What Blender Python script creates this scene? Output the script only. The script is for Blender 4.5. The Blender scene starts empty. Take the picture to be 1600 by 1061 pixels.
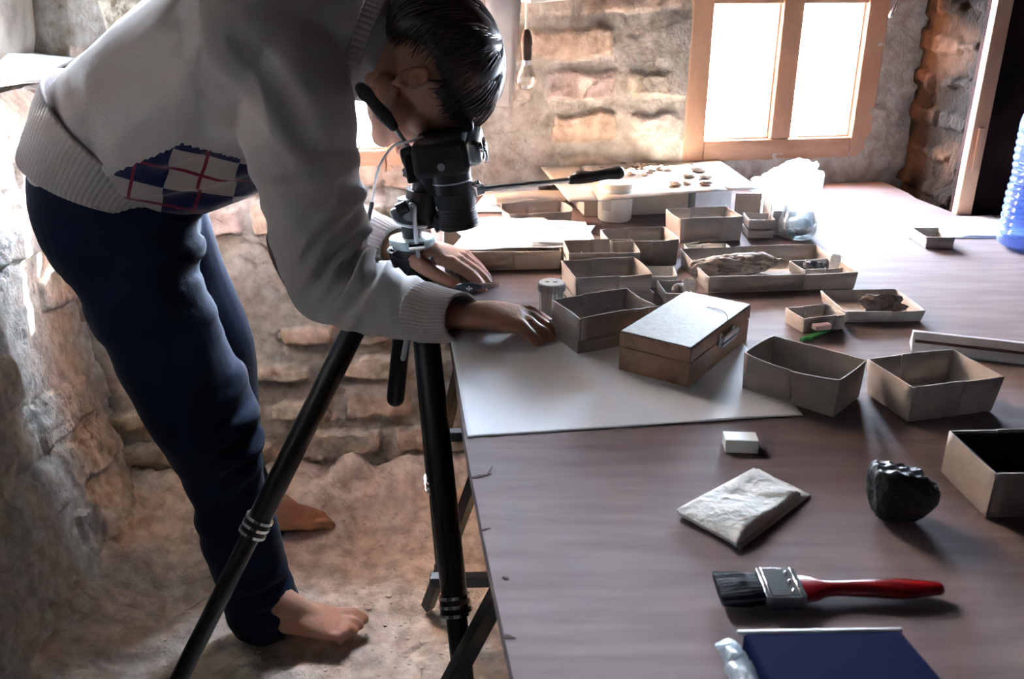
import bpy, bmesh, math, random
import numpy as np
from mathutils import Vector, Matrix, Euler
from mathutils.bvhtree import BVHTree
S = bpy.context.scene
COL = S.collection
rnd = random.Random(7)
# ---------------------------------------------------------------- camera
FPX, PITCH, CAMZ = 1400.0, math.radians(22), 1.14
cd = bpy.data.cameras.new('camera'); cam = bpy.data.objects.new('camera', cd); COL.objects.link(cam)
cam.location = (0, 0, CAMZ); cam.rotation_euler = (math.radians(90) - PITCH, 0, 0)
cd.sensor_width = 36; cd.lens = 36 * FPX / 1600; cd.clip_start = .02
cd.dof.use_dof = True; cd.dof.focus_distance = 1.35; cd.dof.aperture_fstop = 11
S.camera = cam
# ---------------------------------------------------------------- world, sun, exposure
SKY = 64.0
wd = bpy.data.worlds.new('sky'); S.world = wd; wd.use_nodes = True
bg = wd.node_tree.nodes['Background']; bg.inputs[0].default_value = (.71, .84, 1.0, 1); bg.inputs[1].default_value = SKY
sl = bpy.data.lights.new('sun', 'SUN'); so = bpy.data.objects.new('sun', sl); COL.objects.link(so)
sl.energy = 420; sl.angle = math.radians(1.0); sl.color = (1, .95, .88)
so.rotation_euler = Vector((-.74, -.46, -.42)).to_track_quat('-Z', 'Y').to_euler()
def portal(loc, rot, sx, sy):
    l = bpy.data.lights.new('window_portal', 'AREA'); l.shape = 'RECTANGLE'; l.size = sx; l.size_y = sy
    l.cycles.is_portal = True
    o = bpy.data.objects.new('window_portal', l); COL.objects.link(o); o.location = loc; o.rotation_euler = rot
S.view_settings.view_transform = 'Standard'; S.view_settings.look = 'None'
S.view_settings.gamma = 1; S.view_settings.use_curve_mapping = False; S.view_settings.exposure = 2.3
S.cycles.use_denoising = True
S.cycles.max_bounces = 8; S.cycles.diffuse_bounces = 5; S.cycles.transparent_max_bounces = 16
S.cycles.sample_clamp_indirect = 20; S.cycles.caustics_reflective = False; S.cycles.caustics_refractive = False

# ---------------------------------------------------------------- helpers
def W(px, py, z=None, Y=None):
    dx = (px - 800) / FPX; dv = -(py - 530.5) / FPX
    d = Vector((dx, math.cos(PITCH) + dv * math.sin(PITCH), -math.sin(PITCH) + dv * math.cos(PITCH)))
    t = (z - CAMZ) / d.z if z is not None else Y / d.y
    return Vector((0, 0, CAMZ)) + d * t
def dep(Y, z): return Y * math.cos(PITCH) - (z - CAMZ) * math.sin(PITCH)

_rs = np.random.RandomState(3)
_LAT = _rs.rand(64, 64, 64).astype(np.float32)
def vnoise(p):
    p = np.asarray(p, dtype=np.float64); i = np.floor(p).astype(int); f = p - i; f = f * f * (3 - 2 * f); i &= 63; j = (i + 1) & 63
    x0, y0, z0 = i.T; x1, y1, z1 = j.T; fx, fy, fz = f.T
    L = _LAT
    a = L[x0, y0, z0] * (1 - fx) + L[x1, y0, z0] * fx; b = L[x0, y1, z0] * (1 - fx) + L[x1, y1, z0] * fx
    c = L[x0, y0, z1] * (1 - fx) + L[x1, y0, z1] * fx; d = L[x0, y1, z1] * (1 - fx) + L[x1, y1, z1] * fx
    return (a * (1 - fy) + b * fy) * (1 - fz) + (c * (1 - fy) + d * fy) * fz
def fbm(p, o=4, g=.5):
    p = np.asarray(p, dtype=np.float64); s = 0; a = 1; t = 0
    for k in range(o):
        s = s + a * vnoise(p * (2 ** k) + 17.3 * k + 100); t += a; a *= g
    return s / t - .5
def sstep(a, b, x):
    t = np.clip((x - a) / (b - a), 0, 1); return t * t * (3 - 2 * t)

def mat(name, col, rough=.6, metal=0, col2=None, nscale=20, bump=0, bscale=60, spec=.5, stretch=None, sss=0, attr=None, sheen=0, trans=0, contrast=(.35, .65), detail=5, coat=0):
    m = bpy.data.materials.new(name); m.use_nodes = True; nt = m.node_tree; N = nt.nodes; L = nt.links
    b = N['Principled BSDF']; b.inputs['Roughness'].default_value = rough; b.inputs['Metallic'].default_value = metal
    b.inputs['Specular IOR Level'].default_value = spec; b.inputs['Base Color'].default_value = (*col, 1)
    if sss: b.inputs['Subsurface Weight'].default_value = sss; b.inputs['Subsurface Radius'].default_value = (.012, .004, .002); b.inputs['Subsurface Scale'].default_value = 1
    if sheen: b.inputs['Sheen Weight'].default_value = sheen; b.inputs['Sheen Roughness'].default_value = .4
    if coat: b.inputs['Coat Weight'].default_value = coat
    tc = N.new('ShaderNodeTexCoord'); mp = N.new('ShaderNodeMapping'); L.new(tc.outputs['Object'], mp.inputs[0])
    if stretch: mp.inputs['Scale'].default_value = stretch
    src = None
    if attr:
        a = N.new('ShaderNodeAttribute'); a.attribute_name = attr; src = a.outputs['Color']
    if col2 or attr:
        n = N.new('ShaderNodeTexNoise'); n.inputs['Scale'].default_value = nscale; n.inputs['Detail'].default_value = detail; L.new(mp.outputs[0], n.inputs['Vector'])
        r = N.new('ShaderNodeMapRange'); r.inputs[1].default_value = contrast[0]; r.inputs[2].default_value = contrast[1]; L.new(n.outputs[0], r.inputs[0])
        x = N.new('ShaderNodeMix'); x.data_type = 'RGBA'; L.new(r.outputs[0], x.inputs['Factor'])
        if attr:
            x.blend_type = 'MULTIPLY'; L.new(src, x.inputs['A']); x.inputs['B'].default_value = (*(col2 or (.7, .66, .62)), 1)
        else:
            x.inputs['A'].default_value = (*col, 1); x.inputs['B'].default_value = (*col2, 1)
        L.new(x.outputs['Result'], b.inputs['Base Color'])
    if bump:
        n = N.new('ShaderNodeTexNoise'); n.inputs['Scale'].default_value = bscale; n.inputs['Detail'].default_value = 4; L.new(mp.outputs[0], n.inputs['Vector'])
        u = N.new('ShaderNodeBump'); u.inputs['Strength'].default_value = bump; u.inputs['Distance'].default_value = .004; L.new(n.outputs[0], u.inputs['Height']); L.new(u.outputs[0], b.inputs['Normal'])
    return m
def clear_mat(name, tint, gloss=.08, haze=0, hazecol=(.9, .95, 1), rough=.05):
    m = bpy.data.materials.new(name); m.use_nodes = True; nt = m.node_tree; N = nt.nodes; L = nt.links
    N.remove(N['Principled BSDF']); out = N['Material Output']
    t = N.new('ShaderNodeBsdfTransparent'); t.inputs[0].default_value = (*tint, 1)
    g = N.new('ShaderNodeBsdfGlossy'); g.inputs['Roughness'].default_value = rough
    lw = N.new('ShaderNodeLayerWeight'); lw.inputs[0].default_value = .35
    ma = N.new('ShaderNodeMath'); ma.operation = 'MULTIPLY_ADD'; L.new(lw.outputs['Fresnel'], ma.inputs[0]); ma.inputs[1].default_value = .5; ma.inputs[2].default_value = gloss; ma.use_clamp = True
    x = N.new('ShaderNodeMixShader'); L.new(ma.outputs[0], x.inputs[0]); L.new(t.outputs[0], x.inputs[1]); L.new(g.outputs[0], x.inputs[2]); last = x
    if haze:
        d = N.new('ShaderNodeBsdfDiffuse'); d.inputs[0].default_value = (*hazecol, 1); e = N.new('ShaderNodeBsdfTranslucent'); e.inputs[0].default_value = (*hazecol, 1)
        de = N.new('ShaderNodeMixShader'); L.new(d.outputs[0], de.inputs[1]); L.new(e.outputs[0], de.inputs[2])
        y = N.new('ShaderNodeMixShader'); y.inputs[0].default_value = haze; L.new(x.outputs[0], y.inputs[1]); L.new(de.outputs[0], y.inputs[2]); last = y
    L.new(last.outputs[0], out.inputs[0]); return m

def link(name, me, m, parent=None, smooth=True):
    o = bpy.data.objects.new(name, me); COL.objects.link(o)
    if m is not None and not me.materials: me.materials.append(m)
    if smooth:
        me.polygons.foreach_set('use_smooth', [True] * len(me.polygons))
    if parent is not None: setpar(o, parent)
    return o
def setpar(o, p):
    o.parent = p; o.matrix_parent_inverse = wm(p).inverted()
def wm(o):
    m = o.matrix_basis.copy()
    if o.parent: m = wm(o.parent) @ o.matrix_parent_inverse @ m
    return m
def obj(name, bm, m, parent=None, smooth=True, sharp=None, bevel=0, solid=0):
    me = bpy.data.meshes.new(name); bmesh.ops.recalc_face_normals(bm, faces=bm.faces[:]) if not solid else None
    bm.to_mesh(me); bm.free(); o = link(name, me, m, parent, smooth)
    if solid:
        q = o.modifiers.new('s', 'SOLIDIFY'); q.thickness = solid; q.offset = 0
    if bevel:
        q = o.modifiers.new('b', 'BEVEL'); q.width = bevel; q.segments = 2; q.limit_method = 'ANGLE'
    if smooth and sharp is not False:
        me.set_sharp_from_angle(angle=math.radians(sharp or 40))
    return o
def tag(o, label=None, cat=None, group=None, kind=None):
    if label: o['label'] = label
    if cat: o['category'] = cat
    if group: o['group'] = group
    if kind: o['kind'] = kind
    return o
def thing(name, loc, label, cat, group=None, rz=0):
    o = bpy.data.objects.new(name, None); COL.objects.link(o); o.location = loc; o.rotation_euler = (0, 0, rz); o.empty_display_size = .05
    return tag(o, label, cat, group)
def box(bm, c, s, rot=None):
    M = Matrix.Translation(Vector(c)) @ (rot.to_4x4() if rot else Matrix.Identity(4)) @ Matrix.Diagonal((*s, 1))
    return bmesh.ops.create_cube(bm, size=1, matrix=M)['verts']
def beam(bm, a, b, w, h, ref=(0, 0, 1)):
    a = Vector(a); b = Vector(b); t = (b - a).normalized(); r = Vector(ref); r = (r - t * r.dot(t)).normalized(); s = t.cross(r)
    R = Matrix((t, s, r)).transposed(); return box(bm, (a + b) / 2, ((b - a).length, w, h), R)
def catmull(P, n):
    P = [list(p) for p in P]; Q = [[2 * a - b for a, b in zip(P[0], P[1])]] + P + [[2 * a - b for a, b in zip(P[-1], P[-2])]]; out = []
    for i in range(1, len(Q) - 2):
        for k in range(n):
            t = k / n; out.append([.5 * (2 * b + (c - a) * t + (2 * a - 5 * b + 4 * c - d) * t * t + (3 * b - a - 3 * c + d) * t ** 3) for a, b, c, d in zip(Q[i - 1], Q[i], Q[i + 1], Q[i + 2])])
    out.append(P[-1]); return out
def tube(bm, pts, rad, ref=(0, 1, 0), seg=14, sub=3, caps=True, mod=None):
    rows = []
    for p, r in zip(pts, rad):
        ra, rb = (r, r) if not isinstance(r, (tuple, list)) else r
        rows.append([*p, ra, rb])
    if sub > 1: rows = catmull(rows, sub)
    C = [Vector(r[:3]) for r in rows]; n = len(C); rings = []
    T = [(C[min(i + 1, n - 1)] - C[max(i - 1, 0)]).normalized() for i in range(n)]
    secs = [(C[i], T[i], rows[i][3], rows[i][4]) for i in range(n)]
    if caps is True:
        pre = []; post = []
        for a in (75, 50, 25):
            s, c = math.sin(math.radians(a)), math.cos(math.radians(a))
            rr = min(rows[0][3], rows[0][4]); pre.append((C[0] - T[0] * rr * s, T[0], rows[0][3] * c, rows[0][4] * c))
            rr = min(rows[-1][3], rows[-1][4]); post.append((C[-1] + T[-1] * rr * s, T[-1], rows[-1][3] * c, rows[-1][4] * c))
        secs = pre + secs + post[::-1]
    R = Vector(ref)
    for k, (c, t, ra, rb) in enumerate(secs):
        a = R - t * R.dot(t)
        if a.length < .15: a = Vector((.3, .2, 1)); a = a - t * a.dot(t)
        a.normalize(); b = t.cross(a); ring = []
        for j in range(seg):
            th = 2 * math.pi * j / seg; m = mod(th, k) if mod else 1
            ring.append(bm.verts.new(c + a * ra * math.cos(th) * m + b * rb * math.sin(th) * m))
        rings.append(ring)
    for i in range(len(rings) - 1):
        for j in range(seg): bm.faces.new((rings[i][j], rings[i][(j + 1) % seg], rings[i + 1][(j + 1) % seg], rings[i + 1][j]))
    if caps != 'open':
        bm.faces.new(rings[0][::-1]); bm.faces.new(rings[-1])
    return rings
def cyl(bm, a, b, r, r2=None, seg=20):
    return tube(bm, [a, b], [r, r2 if r2 is not None else r], seg=seg, sub=1, caps=False, ref=(.31, .2, .93) if abs((Vector(b) - Vector(a)).normalized().z) < .8 else (1, 0, 0))
def ell(bm, c, r, R=None, seg=20, rg=14):
    M = Matrix.Translation(Vector(c)) @ (R.to_4x4() if R else Matrix.Identity(4)) @ Matrix.Diagonal((*r, 1))
    bmesh.ops.create_uvsphere(bm, u_segments=seg, v_segments=rg, radius=1, matrix=M)
def lathe(bm, prof, c=(0, 0, 0), seg=40, M=None, closed=False):
    rings = []
    for r, z in prof:
        rings.append([bm.verts.new((c[0] + r * math.cos(2 * math.pi * j / seg), c[1] + r * math.sin(2 * math.pi * j / seg), c[2] + z)) for j in range(seg)])
    for i in range(len(rings) - 1):
        for j in range(seg): bm.faces.new((rings[i][j], rings[i][(j + 1) % seg], rings[i + 1][(j + 1) % seg], rings[i + 1][j]))
    if prof[0][0] > 1e-5: bm.faces.new(rings[0][::-1])
    if not closed and prof[-1][0] > 1e-5: bm.faces.new(rings[-1])
    if M: bmesh.ops.transform(bm, matrix=M, verts=[v for r in rings for v in r])
def remeshed(name, bm, m, voxel, parent=None, smooth=6, disp=None):
    me = bpy.data.meshes.new('tmp'); bmesh.ops.recalc_face_normals(bm, faces=bm.faces[:]); bm.to_mesh(me); bm.free()
    o = bpy.data.objects.new('tmp', me); COL.objects.link(o)
    r = o.modifiers.new('r', 'REMESH'); r.mode = 'VOXEL'; r.voxel_size = voxel; r.use_smooth_shade = True
    s = o.modifiers.new('s', 'SMOOTH'); s.factor = .5; s.iterations = smooth
    bpy.context.view_layer.update(); dg = bpy.context.evaluated_depsgraph_get()
    nm = bpy.data.meshes.new_from_object(o.evaluated_get(dg)); bpy.data.objects.remove(o); bpy.data.meshes.remove(me)
    nm.name = name; nm.materials.clear()
    if disp:
        n = len(nm.vertices); co = np.empty(n * 3); nm.vertices.foreach_get('co', co); co = co.reshape(-1, 3)
        no = np.empty(n * 3); nm.vertices.foreach_get('normal', no); no = no.reshape(-1, 3)
        co = co + no * disp(co, no)[:, None]; nm.vertices.foreach_set('co', co.ravel()); nm.update()
    return link(name, nm, m, parent)
def rock(bm, c, r, seed=0, amp=.25, fr=1.6, sub=4, R=None):
    t = bmesh.new(); bmesh.ops.create_icosphere(t, subdivisions=sub, radius=1)
    P = np.array([v.co[:] for v in t.verts]); d = fbm(P * fr + seed * 7.7, 5); P = P * (1 + amp * 2 * d)[:, None]
    P *= np.array(r); M = R.to_3x3() if R else Matrix.Identity(3)
    mp = {}
    for v, p in zip(t.verts, P): mp[v.index] = bm.verts.new(M @ Vector(p) + Vector(c))
    for f in t.faces: bm.faces.new([mp[v.index] for v in f.verts])
    t.free()
def sheet(name, q, m, parent=None, n=24, amp=.002, seed=0, th=.0004, curl=None, fr=9, minz=None):
    q = [Vector(v) for v in q]; bm = bmesh.new(); V = []
    uv = [(i / n, j / n) for j in range(n + 1) for i in range(n + 1)]
    P = np.array([((q[0] * (1 - u) + q[1] * u) * (1 - v) + (q[3] * (1 - u) + q[2] * u) * v)[:] for u, v in uv])
    d = fbm(P * fr + seed * 5.1, 3) * 2; P[:, 2] += amp * d
    if curl: P[:, 2] += np.array([curl(u, v) for u, v in uv])
    if minz is not None: P[:, 2] = np.maximum(P[:, 2], minz)
    V = [bm.verts.new(p) for p in P]
    for j in range(n):
        for i in range(n):
            a = j * (n + 1) + i; bm.faces.new((V[a], V[a + 1], V[a + n + 2], V[a + n + 1]))
    return obj(name, bm, m, parent, solid=th, sharp=False)
def prism(bm, pts, z0, z1):
    a = [bm.verts.new((x, y, z0)) for x, y in pts]; b = [bm.verts.new((x, y, z1)) for x, y in pts]; n = len(pts)
    bm.faces.new(a[::-1]); bm.faces.new(b)
    for i in range(n): bm.faces.new((a[i], a[(i + 1) % n], b[(i + 1) % n], b[i]))
def hfield(name, fn, nu, nv, m, keep=None, kind='structure'):
    """fn(U,V)-> xyz (n,3), colour (n,3)"""
    U, V = np.meshgrid(np.linspace(0, 1, nu), np.linspace(0, 1, nv)); P, C = fn(U.ravel(), V.ravel())
    a = (np.arange(nv - 1)[:, None] * nu + np.arange(nu - 1)[None]).ravel(); F = np.stack([a, a + 1, a + nu + 1, a + nu], 1)
    if keep is not None: F = F[keep(P[F].mean(1))]
    me = bpy.data.meshes.new(name); me.vertices.add(len(P)); me.vertices.foreach_set('co', P.ravel())
    me.loops.add(F.size); me.polygons.add(len(F)); me.loops.foreach_set('vertex_index', F.ravel().astype(np.int32))
    me.polygons.foreach_set('loop_start', (np.arange(len(F)) * 4).astype(np.int32)); me.update(calc_edges=True)
    ca = me.color_attributes.new('Col', 'FLOAT_COLOR', 'POINT'); ca.data.foreach_set('color', np.c_[C, np.ones(len(C))].ravel())
    o = link(name, me, m); tag(o, kind=kind); return o

# ---------------------------------------------------------------- materials
M = {}
M['masonry'] = mat('masonry', (.4, .33, .27), .95, attr='Col', col2=(.66, .62, .58), nscale=38, bump=.9, bscale=130, spec=.1)
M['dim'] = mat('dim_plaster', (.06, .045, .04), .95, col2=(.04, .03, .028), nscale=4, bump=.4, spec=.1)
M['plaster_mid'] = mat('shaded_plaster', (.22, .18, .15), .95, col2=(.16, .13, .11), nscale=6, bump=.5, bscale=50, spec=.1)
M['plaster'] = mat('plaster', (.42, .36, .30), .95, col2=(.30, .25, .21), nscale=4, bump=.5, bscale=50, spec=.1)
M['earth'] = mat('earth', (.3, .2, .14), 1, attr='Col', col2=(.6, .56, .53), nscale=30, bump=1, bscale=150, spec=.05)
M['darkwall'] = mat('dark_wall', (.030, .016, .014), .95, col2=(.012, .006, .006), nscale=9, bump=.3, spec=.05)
M['pine'] = mat('pine', (.50, .29, .18), .6, col2=(.34, .17, .09), nscale=7, stretch=(1, 6, .7), bump=.15, bscale=60)
M['pinex'] = mat('pine_rail', (.50, .29, .18), .6, col2=(.34, .17, .09), nscale=7, stretch=(.7, 6, 5), bump=.15, bscale=60)
M['glass'] = clear_mat('window_glass', (.98, .99, 1), .02)
M['card'] = mat('cardboard', (.37, .325, .30), .85, col2=(.33, .29, .268), nscale=60, bump=.12, bscale=300, spec=.2)
M['cardlite'] = mat('pale_card', (.56, .51, .46), .85, col2=(.51, .46, .41), nscale=40, bump=.08, bscale=300, spec=.2)
M['paper'] = mat('white_paper', (.84, .88, .94), .8, spec=.3)
M['tissue'] = mat('tissue', (.70, .69, .66), .9, bump=.8, bscale=160, spec=.1)
M['black'] = mat('black_metal', (.012, .012, .014), .32, spec=.5)
M['blackpl'] = mat('black_plastic', (.016, .016, .018), .5, bump=.2, bscale=400)
M['chrome'] = mat('chrome', (.75, .78, .8), .16, metal=1)
M['alu'] = mat('aluminium', (.55, .60, .63), .38, metal=1)
M['enamel'] = mat('pale_enamel', (.55, .68, .70), .3)
M['skin'] = mat('skin', (.52, .29, .20), .5, col2=(.46, .24, .165), nscale=25, sss=.25, bump=.25, bscale=180, spec=.35)
M['hair'] = mat('hair', (.020, .012, .009), .38, spec=.6, col2=(.035, .020, .013), nscale=90)
M['jeans'] = mat('denim', (.0035, .009, .026), .85, col2=(.006, .015, .042), nscale=14, bump=.25, bscale=500, sheen=.08, spec=.15)
M['stone'] = mat('stone', (.30, .26, .23), .9, col2=(.18, .15, .14), nscale=60, bump=.8, bscale=150)
M['sherd'] = mat('sherd', (.50, .40, .32), .9, col2=(.36, .28, .23), nscale=90, bump=.6, bscale=200)
M['coal'] = mat('charcoal', (.014, .014, .017), .42, col2=(.03, .03, .034), nscale=40, stretch=(1, 6, 1), bump=1, bscale=120)
M['bark'] = mat('weathered_wood', (.44, .38, .33), .9, col2=(.15, .12, .11), nscale=45, stretch=(.5, 3, 3), bump=1, bscale=120)
M['bone'] = mat('bone', (.20, .15, .13), .9, col2=(.07, .05, .05), nscale=60, bump=1, bscale=150)
M['darkrock'] = mat('dark_rock', (.10, .10, .11), .8, col2=(.03, .03, .035), nscale=150, bump=1, bscale=300)
# ---------------------------------------------------------------- room
def YW(x): return 1.955 + .16 * x        # back wall line
def XL(y): return -.875 - .09 * (y - 1.3)  # left wall line
WINS = [(-.670, -.222), (.376, .817)]; WZ0, WZ1, WT = .757, 2.30, (2.30, 1.17)
BRICKS = np.array([(.60, .44, .34), (.66, .53, .39), (.58, .42, .35), (.68, .56, .44), (.55, .47, .40), (.63, .48, .42)])
MORT = np.array((.50, .44, .38))
def masonry(s, t, rowh=.088, seed=0, depth=.016):
    """irregular brick courses: returns height and colour for wall coordinates s,t (metres)"""
    P = np.c_[s, t, np.full_like(s, seed * 3.3)]
    ws = s + .030 * fbm(P * 7, 3); wt = t + .020 * fbm(P * 6 + 40, 3) + .006 * fbm(P * 30 + 9, 2)
    row = np.floor(wt / rowh).astype(int); rs = np.random.RandomState(11 + seed); wid = .15 + .10 * rs.rand(64); off = rs.rand(64) * .2
    w = wid[row % 64]; cc = (ws + off[row % 64] + 4) / w; ci = np.floor(cc).astype(int)
    fs = (cc - ci) * w; ft = wt - row * rowh
    d = np.minimum(np.minimum(fs, w - fs), np.minimum(ft, rowh - ft)) - .011 + .034 * fbm(P * 16 + 5, 3) - .012 * np.clip(fbm(P * 3.1 + 80, 2) * 4, 0, 1)
    mask = sstep(0, .009, d); h = ((row * 7 + ci * 13) % 17) / 17.
    rnds = rs.rand(512); hid = rnds[(row * 31 + ci * 17) % 512]; mask = mask * (hid > .18)
    hgt = mask * depth * (.55 + .6 * hid) + (.006 + .006 * mask) * fbm(P * 22, 4) * 2 + .012 * fbm(P * 5 + 3, 3)
    crack = np.abs(fbm(P * 9 + 60, 4)); hgt -= .007 * (1 - sstep(0, .012, crack))
    C = MORT * (1 + .35 * fbm(P * 8 + 2, 4))[:, None]; bc = BRICKS[((hid * 977).astype(int)) % 6] * (1 + .9 * fbm(P * 24 + 7, 4))[:, None]
    C = C * (1 - mask[:, None]) + bc * mask[:, None]
    return hgt, np.clip(C, .01, .9)
def wall_back_fn(U, V):
    x = -1.0 + U * 1.92; z = V * 1.22; h, C = masonry(x, z, seed=1)
    pl = sstep(.22, .36, x) * sstep(.42, .55, z); pl = np.maximum(pl, sstep(.74, .84, x))      # plaster round the window
    pl = pl * (1 - .6 * sstep(.1, .3, fbm(np.c_[x, z, z * 0] * 9, 3) + .05))
    P = np.c_[x, z, z * 0]; h = h * (1 - pl) + pl * (.012 + .008 * fbm(P * 10, 4)); C = C * (1 - pl)[:, None] + pl[:, None] * np.array((.44, .40, .35)) * (1 + .3 * fbm(P * 14, 3))[:, None]
    lean = .05 * (1 - sstep(0, .45, z)); y = YW(x) - h - lean
    return np.c_[x, y, z], C
def keep_back(c):
    k = np.ones(len(c), bool)
    for a, b in WINS: k &= ~((c[:, 0] > a + .012) & (c[:, 0] < b - .012) & (c[:, 2] > WZ0 + .012) & (c[:, 2] < (WT[0] if a < 0 else WT[1])))
    k &= ~((c[:, 0] < -.705) & (c[:, 2] > .94))
    return k
hfield('wall_back', wall_back_fn, 420, 270, M['masonry'], keep_back)
def wquad(name, pts, m, kind='structure'):
    bm = bmesh.new(); bm.faces.new([bm.verts.new(p) for p in pts]); o = obj(name, bm, m, smooth=False, solid=.02); tag(o, kind=kind); return o
# back wall above the rough band, around the windows, and its outer reveals
bm = bmesh.new()
def yb(x, z0, z1, x1, t=.02): # slab on wall line, set back behind rough face
    a = Vector((x, YW(x) + t / 2, 0)); b = Vector((x1, YW(x1) + t / 2, 0)); mid = (a + b) / 2
    box(bm, (mid.x, mid.y, (z0 + z1) / 2), ((b - a).length, t, z1 - z0), Matrix.Rotation(math.atan(.16), 3, 'Z'))
yb(-.71, WT[0], 2.45, -.20); yb(-.72, 1.21, 2.45, WINS[0][0]); yb(WINS[0][1], 1.21, 2.45, WINS[1][0]); yb(WINS[1][0] - .01, WT[1], 2.45, WINS[1][1] + .01); yb(WINS[1][1], 1.21, 2.45, .92)
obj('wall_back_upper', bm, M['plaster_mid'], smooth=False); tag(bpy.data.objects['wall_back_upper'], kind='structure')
# windows
def window(n, x0, x1, z0, z1, p, ys, rows, label=None):
    """pine casement: frame, mullion, transoms, panes; p(x)->y of the wall line"""
    w = tag(bpy.data.objects.new('window_%d' % n, None), kind='structure'); COL.objects.link(w); w.location = ((x0 + x1) / 2, p((x0 + x1) / 2), z0)
    ang = math.atan(.16); R = Matrix.Rotation(ang, 3, 'Z'); sw = .048; D = .05
    def bar(xa, xb, za, zb, m, nm='window_frame', d=D, o=0):
        b = bmesh.new(); xm = (xa + xb) / 2; box(b, (xm, p(xm) + o, (za + zb) / 2), ((xb - xa) / math.cos(ang), d, zb - za), R); q = obj(nm, b, m, w, smooth=False, bevel=.003); return q
    bar(x0, x0 + sw, z0, z1, M['pine']); bar(x1 - sw, x1, z0, z1, M['pine']); xm = (x0 + x1) / 2 + .004
    bar(x0 + sw, x1 - sw, z0, z0 + .046, M['pinex']); bar(x0 + sw, x1 - sw, z1 - .046, z1, M['pinex'])
    bar(xm - .024, xm + .024, z0 + .046, z1 - .046, M['pine'], 'mullion', .046)
    for k in range(1, rows):
        z = z0 + .046 + (z1 - z0 - .046) * k / rows - .0
        z = 1.088 + .02 if rows == 2 else z
        bar(x0 + sw, xm - .024, z - .02, z + .02, M['pinex'], 'transom', .042); bar(xm + .024, x1 - sw, z - .02, z + .02, M['pinex'], 'transom', .042)
    for a, b_ in ((x0 + sw, xm - .024), (xm + .024, x1 - sw)):
        bar(a - .004, b_ + .004, z0 + .042, z1 - .042, M['glass'], 'window_pane', .003, .008)
        # glazing beads
        bb = bmesh.new()
        for (ca, cb, za, zb) in ((a, b_, z0 + .046, z0 + .050), (a, a + .004, z0 + .046, z1 - .046), (b_ - .004, b_, z0 + .046, z1 - .046)):
            xm2 = (ca + cb) / 2; box(bb, (xm2, p(xm2) - .006, (za + zb) / 2), ((cb - ca), .012, zb - za), R)
        obj('glazing_bead', bb, M['pine'], w, smooth=False)
    return w
window(1, *WINS[0], WZ0, WT[0], lambda x: YW(x) + .012, 0, 2)
window(2, *WINS[1], WZ0, WT[1], lambda x: YW(x) + .012, 0, 2)
for (a, b), zt_ in zip(WINS, WT): portal(((a + b) / 2, YW((a + b) / 2) + .06, (WZ0 + zt_) / 2), (math.radians(-90), 0, math.atan(.16)), b - a, zt_ - WZ0)
# outer thickness of the wall: sills and reveals behind the frames
bm = bmesh.new()
for (a, b), WZ1 in zip(WINS, WT):
    xm = (a + b) / 2; R = Matrix.Rotation(math.atan(.16), 3, 'Z')
    box(bm, (xm, YW(xm) + .05, WZ0 - .02), (b - a + .1, .05, .04), R); box(bm, (xm, YW(xm) + .05, WZ1 + .02), (b - a + .1, .05, .04), R)
    box(bm, (a - .02, YW(a) + .05, (WZ0 + WZ1) / 2), (.04, .05, WZ1 - WZ0), R); box(bm, (b + .02, YW(b) + .05, (WZ0 + WZ1) / 2), (.04, .05, WZ1 - WZ0), R)
tag(obj('trim_1', bm, M['plaster'], smooth=False), kind='structure')
# left masonry bank below the ledge
def wall_left_fn(U, V):
    y = .5 + U * 1.42; z = V * .945; h, C = masonry(y, z * 1.02 + .12 * y, rowh=.12, seed=2, depth=.010)
    P = np.c_[y, z, z * 0 + 4]; h = h * 1.1 + .03 * fbm(P * 4, 3); sl = .06 * (1 - sstep(0, .4, z)) + .03 * (1 - sstep(0, .15, z))
    edge = -.03 * sstep(.90, .945, z) + .03 * fbm(P * 12 + 3, 3) * sstep(.8, .9, z)
    x = XL(y) + h + sl + edge; pal = np.array((.90, .87, .82)) * (1 + .25 * fbm(P * 10, 3))[:, None]; C = C * .12 + pal * .88
    return np.c_[x, y, z], C
hfield('wall_left', wall_left_fn, 330, 220, M['masonry'])
def ledge_fn(U, V):
    y = .5 + U * 1.88; x = -1.62 + V * (XL(y) - .02 + 1.62); P = np.c_[x, y, x * 0]; z = .945 + .006 * fbm(P * 12, 3)
    return np.c_[x, y, z], np.tile((.45, .40, .35), (len(x), 1)) * (1 + .3 * fbm(P * 12 + 5, 3))[:, None]
hfield('trim_2', ledge_fn, 120, 60, M['masonry'])
def niche_fn(U, V):
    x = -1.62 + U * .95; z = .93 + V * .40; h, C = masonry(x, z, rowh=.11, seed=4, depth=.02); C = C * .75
    return np.c_[x, 2.36 - h, z], C
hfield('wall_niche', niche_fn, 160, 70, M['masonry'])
bm = bmesh.new(); rock(bm, (-1.40, 2.32, 1.25), (.25, .06, .5), 5, .10, 2.5, 5)
tag(obj('trim_3', bm, M['plaster']), kind='structure')
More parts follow.
